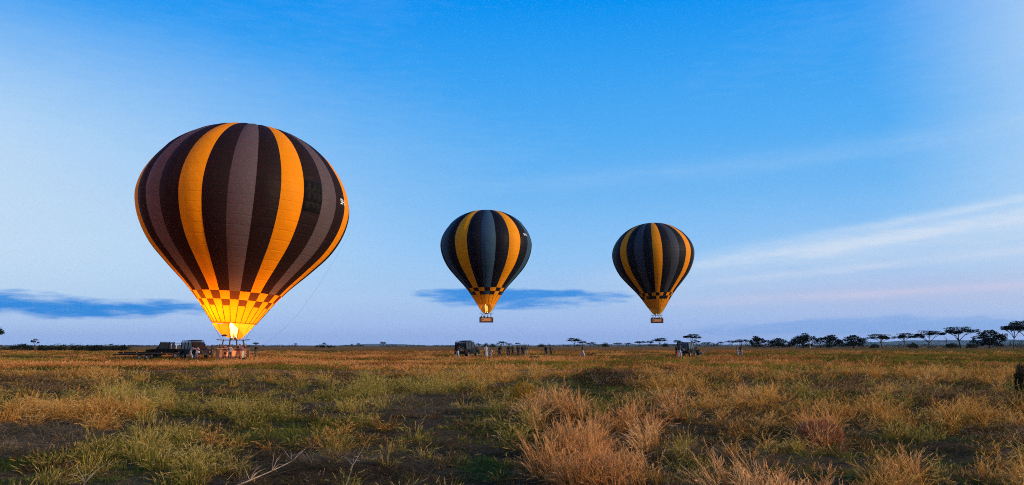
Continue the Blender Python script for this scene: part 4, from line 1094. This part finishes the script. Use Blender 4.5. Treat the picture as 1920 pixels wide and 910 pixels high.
for (px, py, face, pose, top, bot, label) in [
    (358, 673.2, -80, 'push', 'white', 'white', 'person in white bending over beside the dark wagon, the left one'),
    (369, 673.6, -70, 'lean', 'white', 'pale', 'person in white leaning on the dark wagon, the right one'),
    (385, 671.5, 60, 'stand2', 'black', 'black', 'person in black standing at the front of the dark wagon'),
    (399, 672.4, -95, 'stand', 'black', 'charcoal', 'person in black between the dark wagon and the left basket'),
    (409, 673.0, -75, 'lean', 'plum', 'grey', 'person in plum and grey leaning toward the left end of the basket'),
    (432, 674.4, 0, 'hold', 'grey', 'navy', 'person in grey standing in front of the middle of the basket'),
    (450, 674.0, 10, 'stand2', 'black', 'black', 'person all in black at the right end of the left basket'),
    (456, 674.2, 60, 'lean', 'plum', 'cream', 'person in dark top and cream trousers at the right end of the basket'),
    (480, 675.4, -90, 'reach', 'black', 'olive', 'lone crewman in black right of the left basket, one arm stretched out'),
    (858, 672.0, -60, 'lean', 'charcoal', 'white', 'person in white trousers at the left side of the green jeep'),
    (911, 670.5, -150, 'robe', 'grey', 'pale', 'person in a long pale robe right of the green jeep'),
    (919, 670.2, -90, 'crouch', 'white', 'pale', 'person in white crouching right of the robed one'),
    (937, 671.6, -60, 'walk2', 'black', 'charcoal', 'person in black striding alone between the robed one and the crowd'),
    (954, 669.6, 175, 'stand', 'black', 'black', 'leftmost standing person of the dark crowd, all in black'),
    (961.5, 668.8, 150, 'akimbo', 'olive', 'charcoal', 'person with hands on hips, second from the left in the crowd'),
    (972, 669.6, 180, 'stand2', 'black', 'navy', 'person in navy trousers in the middle of the dark crowd'),
    (980.5, 671.0, 170, 'stand', 'black', 'black', 'tallest nearest person of the crowd, all in black, fourth from left'),
    (986.5, 669.0, 200, 'stand2', 'charcoal', 'khaki', 'rightmost person of the crowd, in khaki trousers'),
    (1024, 669.8, 160, 'walk', 'black', 'black', 'left one of the pair in black standing right of the crowd'),
    (1033, 669.6, 185, 'stand', 'charcoal', 'black', 'right one of the pair in black standing right of the crowd'),
    (1092, 670.6, -80, 'walk', 'black', 'white', 'lone walker in white trousers below the tall umbrella acacia'),
    (1268, 671.0, -70, 'stand2', 'black', 'red', 'person in red trousers behind the right-hand vehicle'),
    (1274, 671.4, -30, 'lean', 'charcoal', 'white', 'person in white trousers leaning at the right-hand vehicle'),
    (1382, 667.4, -120, 'stand', 'plum', 'pale', 'left one of the two people standing apart on the right'),
    (1389, 667.8, 120, 'hold', 'black', 'grey', 'right one of the two people standing apart on the right'),
]:
    person(label, feet(px, py), R(face), pose, top, bot, h=1.72 + .08 * math.sin(px * 3.3))
def riders(base, yaw, names, xs, tops, z=.14):
    for x, nm, tp, ps in zip(xs, names, tops, ('rider', 'wave', 'rider', 'hold', 'rider', 'rider')):
        q = Matrix.Rotation(yaw, 3, 'Z') @ Vector((x, -.15 + .3 * math.sin(x * 5), 0))
        person(nm, base + q + Vector((0, 0, z)), yaw + (math.pi if x < .6 else 2.6), ps, tp, 'charcoal', SK if x < 0 else SKL, h=1.68 + .05 * math.sin(x * 9), group='balloon passengers')
riders(b1, -az1, ['passenger in the left balloon basket, nearest its left end', 'passenger with a raised arm in the left balloon basket', 'passenger under the burner in the left balloon basket', 'passenger right of the burner in the left balloon basket', 'passenger in the left balloon basket, nearest its right end'], (-1.45, -.85, -.1, .7, 1.4), ('brown', 'plum', 'black', 'navy', 'black'))
riders(b2, -math.atan2(b2.x, b2.y), ['leftmost passenger in the middle balloon basket', 'second passenger from the left in the middle balloon basket', 'third passenger from the left in the middle balloon basket', 'rightmost passenger in the middle balloon basket'], (-1.4, -.6, .3, 1.2), ('black', 'charcoal', 'navy', 'black'))
riders(b3, -math.atan2(b3.x, b3.y), ['leftmost passenger in the rightmost balloon basket', 'second passenger from the left in the rightmost balloon basket', 'middle passenger in the rightmost balloon basket', 'fourth passenger from the left in the rightmost balloon basket', 'rightmost passenger in the rightmost balloon basket'], (-1.45, -.75, .05, .8, 1.45), ('black', 'brown', 'charcoal', 'navy', 'black'))

# ------------------------------------------------------------------ small things
# crown line hanging from the left balloon down to the crew
p0, p1 = at(468, 664, 86.0), at(656, 436, 84.0)
mb = MB(); mb.tube([p0.lerp(p1, t) + Vector((0, 0, -2.2 * math.sin(math.pi * t))) for t in [i / 24 for i in range(25)]], .007, 5)
tag(mb.build('crown_line', M['rope']), 'thin rope running from the left balloon down to the crew on its right', 'rope')
# bird left of the burner
def bird(label, p):
    b = MB()
    b.tube([(-.38, 0, 0), (-.2, 0, .02), (.05, 0, .02), (.25, 0, .03), (.36, 0, .03)], [.03, .075, .085, .05, .01], 8)
    o = b.build('bird', simple('dark_plumage', (.02, .02, .022), .8)); o.location = p; o.rotation_euler = (0, 0, R(25))
    for s in (-1, 1):
        w = MB(); pr = [(.12, 0, .03), (-.10, 0, .03), (-.16, s * .35, .16), (-.18, s * .72, .10), (-.05, s * .75, .11), (.10, s * .38, .18)]
        w.add(pr + [(x, y, z - .012) for x, y, z in pr], [(0, 1, 2, 5), (5, 2, 3, 4), (11, 8, 7, 6), (10, 9, 8, 11)] + [(i, (i + 1) % 6, (i + 1) % 6 + 6, i + 6) for i in range(6)]); w.build('wing', simple('dark_feathers', (.02, .02, .022), .8), o)
    t = MB(); t.add([(-.34, -.03, .01), (-.34, .03, .01), (-.56, .09, .0), (-.56, -.09, .0), (-.34, 0, -.012), (-.56, 0, -.012)], [(0, 1, 2, 3), (0, 3, 5, 4), (1, 4, 5, 2)]); t.build('tail', simple('tail_feathers', (.02, .02, .022), .8), o)
    tag(o, label, 'bird')
bird('small dark bird in the sky just left of the left burner', at(421, 630, 84))
# dark bags lying in the dry grass
def bag(label, px, py, w):
    root = empty('equipment_bag', gp(px, depth_of(py)), R(10))
    b = MB(); g = random.Random(px); n = 14; pts = []; rs = []
    for i in range(n + 1):
        u = i / n; pts.append(((u - .5) * w, .06 * math.sin(u * 7), .16 + .03 * math.sin(u * 11))); rs.append(.03 + .19 * math.sin(math.pi * min(1, max(0, u))) ** .4 * (1 + .12 * g.random()))
    b.tube(pts, rs, 12); b.build('bag_body', M['canvas'], root)
    for s in (-.25, .25):
        h = MB(); h.tube([(s * w, -.16, .22), (s * w + .05, -.1, .42), (s * w + .1, .1, .42), (s * w + .12, .16, .24)], .018, 5); h.build('strap', M['tape'], root)
    tag(root, label, 'bag', 'dark bags lying in the dry grass')
bag('dark bag lying in the grass in front of the pair in black', 1003, 673.2, 1.5)
bag('dark bag lying in the grass right of the lone walker', 1110, 667.5, 1.6)
bag('dark bag lying in the grass right of the left basket', 457, 677.5, .9)

# individual shrubs that stand out of the grass
def shrub(name, label, px, py, w, h, mats, n=420, seed=1, size=.03, upright=.6, twiggy=14):
    root = empty(name, gp(px, depth_of(py))); x, y = root.location.x, root.location.y; root.location.z = float(height(x, y)) - .02
    g = random.Random(seed); st = MB()
    for k in range(twiggy):
        a = g.random() * 6.283; q = g.random() ** .6 * w; st.tube([(0, 0, 0), (q * .4 * math.cos(a), q * .4 * math.sin(a), h * .45), (q * math.cos(a), q * math.sin(a), h * g.uniform(.6, 1))], [.012, .008, .003], 4)
    st.build('stems', M['twig'], root)
    lf = MB()
    for k in range(n):
        a = g.random() * 6.283; q = g.random() ** .55; z = h * (.12 + .86 * g.random() * (1 - q * q * .45)); p = Vector((q * w * math.cos(a), q * w * math.sin(a), z))
        d = Vector((math.cos(a) * .5 + g.gauss(0, .5), math.sin(a) * .5 + g.gauss(0, .5), upright + g.random())).normalized(); s = d.cross(Vector((g.random(), g.random(), .2))).normalized()
        l = size * g.uniform(1.2, 3.2); lf.add([p - s * size * .22, p + s * size * .22, p + d * l + s * size * .08, p + d * l - s * size * .08], [(0, 1, 2, 3)], g.randrange(len(mats)))
    lf.build('foliage', mats, root); tag(root, label, 'shrub')
YB = [leafy('yellow_shrub_leaf', (.62, .34, .04), (.5, .3, .05)), leafy('ochre_shrub_leaf', (.52, .25, .04), (.4, .2, .04)), leafy('olive_shrub_leaf', (.12, .10, .025), (.2, .15, .04))]
DB = [leafy('dark_shrub_leaf', (.030, .032, .018), (.05, .05, .03)), leafy('brown_shrub_leaf', (.05, .035, .022), (.08, .05, .03))]
shrub('yellow_shrub', 'bright yellow bushy shrub standing alone in the middle of the grass', 981, 752, .38, .66, YB, 2600, 3)
shrub('dark_shrub', 'dark brown leafless looking shrub right of centre below the walker', 1122, 727, .95, .85, DB, 2400, 5, .035, .4, 26)
shrub('dark_shrub', 'tall narrow dark shrub at the right edge of the grass', 1911, 738, .22, 1.15, DB, 2200, 6, .035, .8, 20)
shrub('russet_shrub', 'russet leafy shrub on the right between grass tussocks', 1525, 826, .38, .42, [leafy('russet_leaf', (.26, .10, .035), (.3, .1, .04)), leafy('rosy_leaf', (.38, .17, .09), (.4, .2, .1))], 2200, 8)
# dead branch in the lower left foreground
def dead_branch(label, pts, seed, r0=.011):
    g = random.Random(seed); mb = MB(); P = []
    for px, py, lift in pts: p = gp(px, depth_of(py)); p.z = float(height(p.x, p.y)) + lift; P.append(p)
    mb.tube(P, [r0 * (1 - .7 * i / (len(P) - 1)) for i in range(len(P))], 6)
    root = mb.build('dead_branch', M['twig'])
    for i in range(1, len(P) - 1):
        for k in range(5):
            t = MB(); d = (P[i + 1] - P[i - 1]).normalized(); s = Vector((g.gauss(0, .6), g.gauss(0, .6), g.uniform(.1, .9))); e = P[i] + (d + s).normalized() * g.uniform(.12, .34)
            m = P[i].lerp(e, .5) + Vector((0, 0, .03)); t.tube([P[i], m, e], [r0 * .5, r0 * .35, .002], 5); t.build('twig', M['twig'], root)
    tag(root, label, 'branch', 'dead branches in the foreground')
dead_branch('forked dead branch lying on bare soil in the lower left foreground', [(445, 905, .05), (480, 897, .08), (520, 889, .12), (556, 880, .16), (580, 868, .22)], 3)
dead_branch('short pale dead stick on soil at the lower left edge', [(165, 912, .04), (180, 904, .09), (192, 896, .14)], 5, .009)
dead_branch('thin dead stems among the grass at the lower centre', [(655, 905, .03), (668, 885, .18), (690, 868, .3)], 7, .007)

# ------------------------------------------------------------------ morning haze over the plain
hz = MB(); hz.box((0, 0, 197), (64000, 64000, 410)); ho = hz.build('haze', [])
m, t, o = mat_new('haze_air'); pv = t.nodes.new('ShaderNodeVolumePrincipled'); pv.inputs['Density'].default_value = 1.8e-5; pv.inputs['Color'].default_value = (.36, .62, 1, 1); pv.inputs['Anisotropy'].default_value = .0
t.links.new(pv.outputs[0], o.inputs['Volume']); ho.data.materials.append(m); tag(ho, kind='stuff')
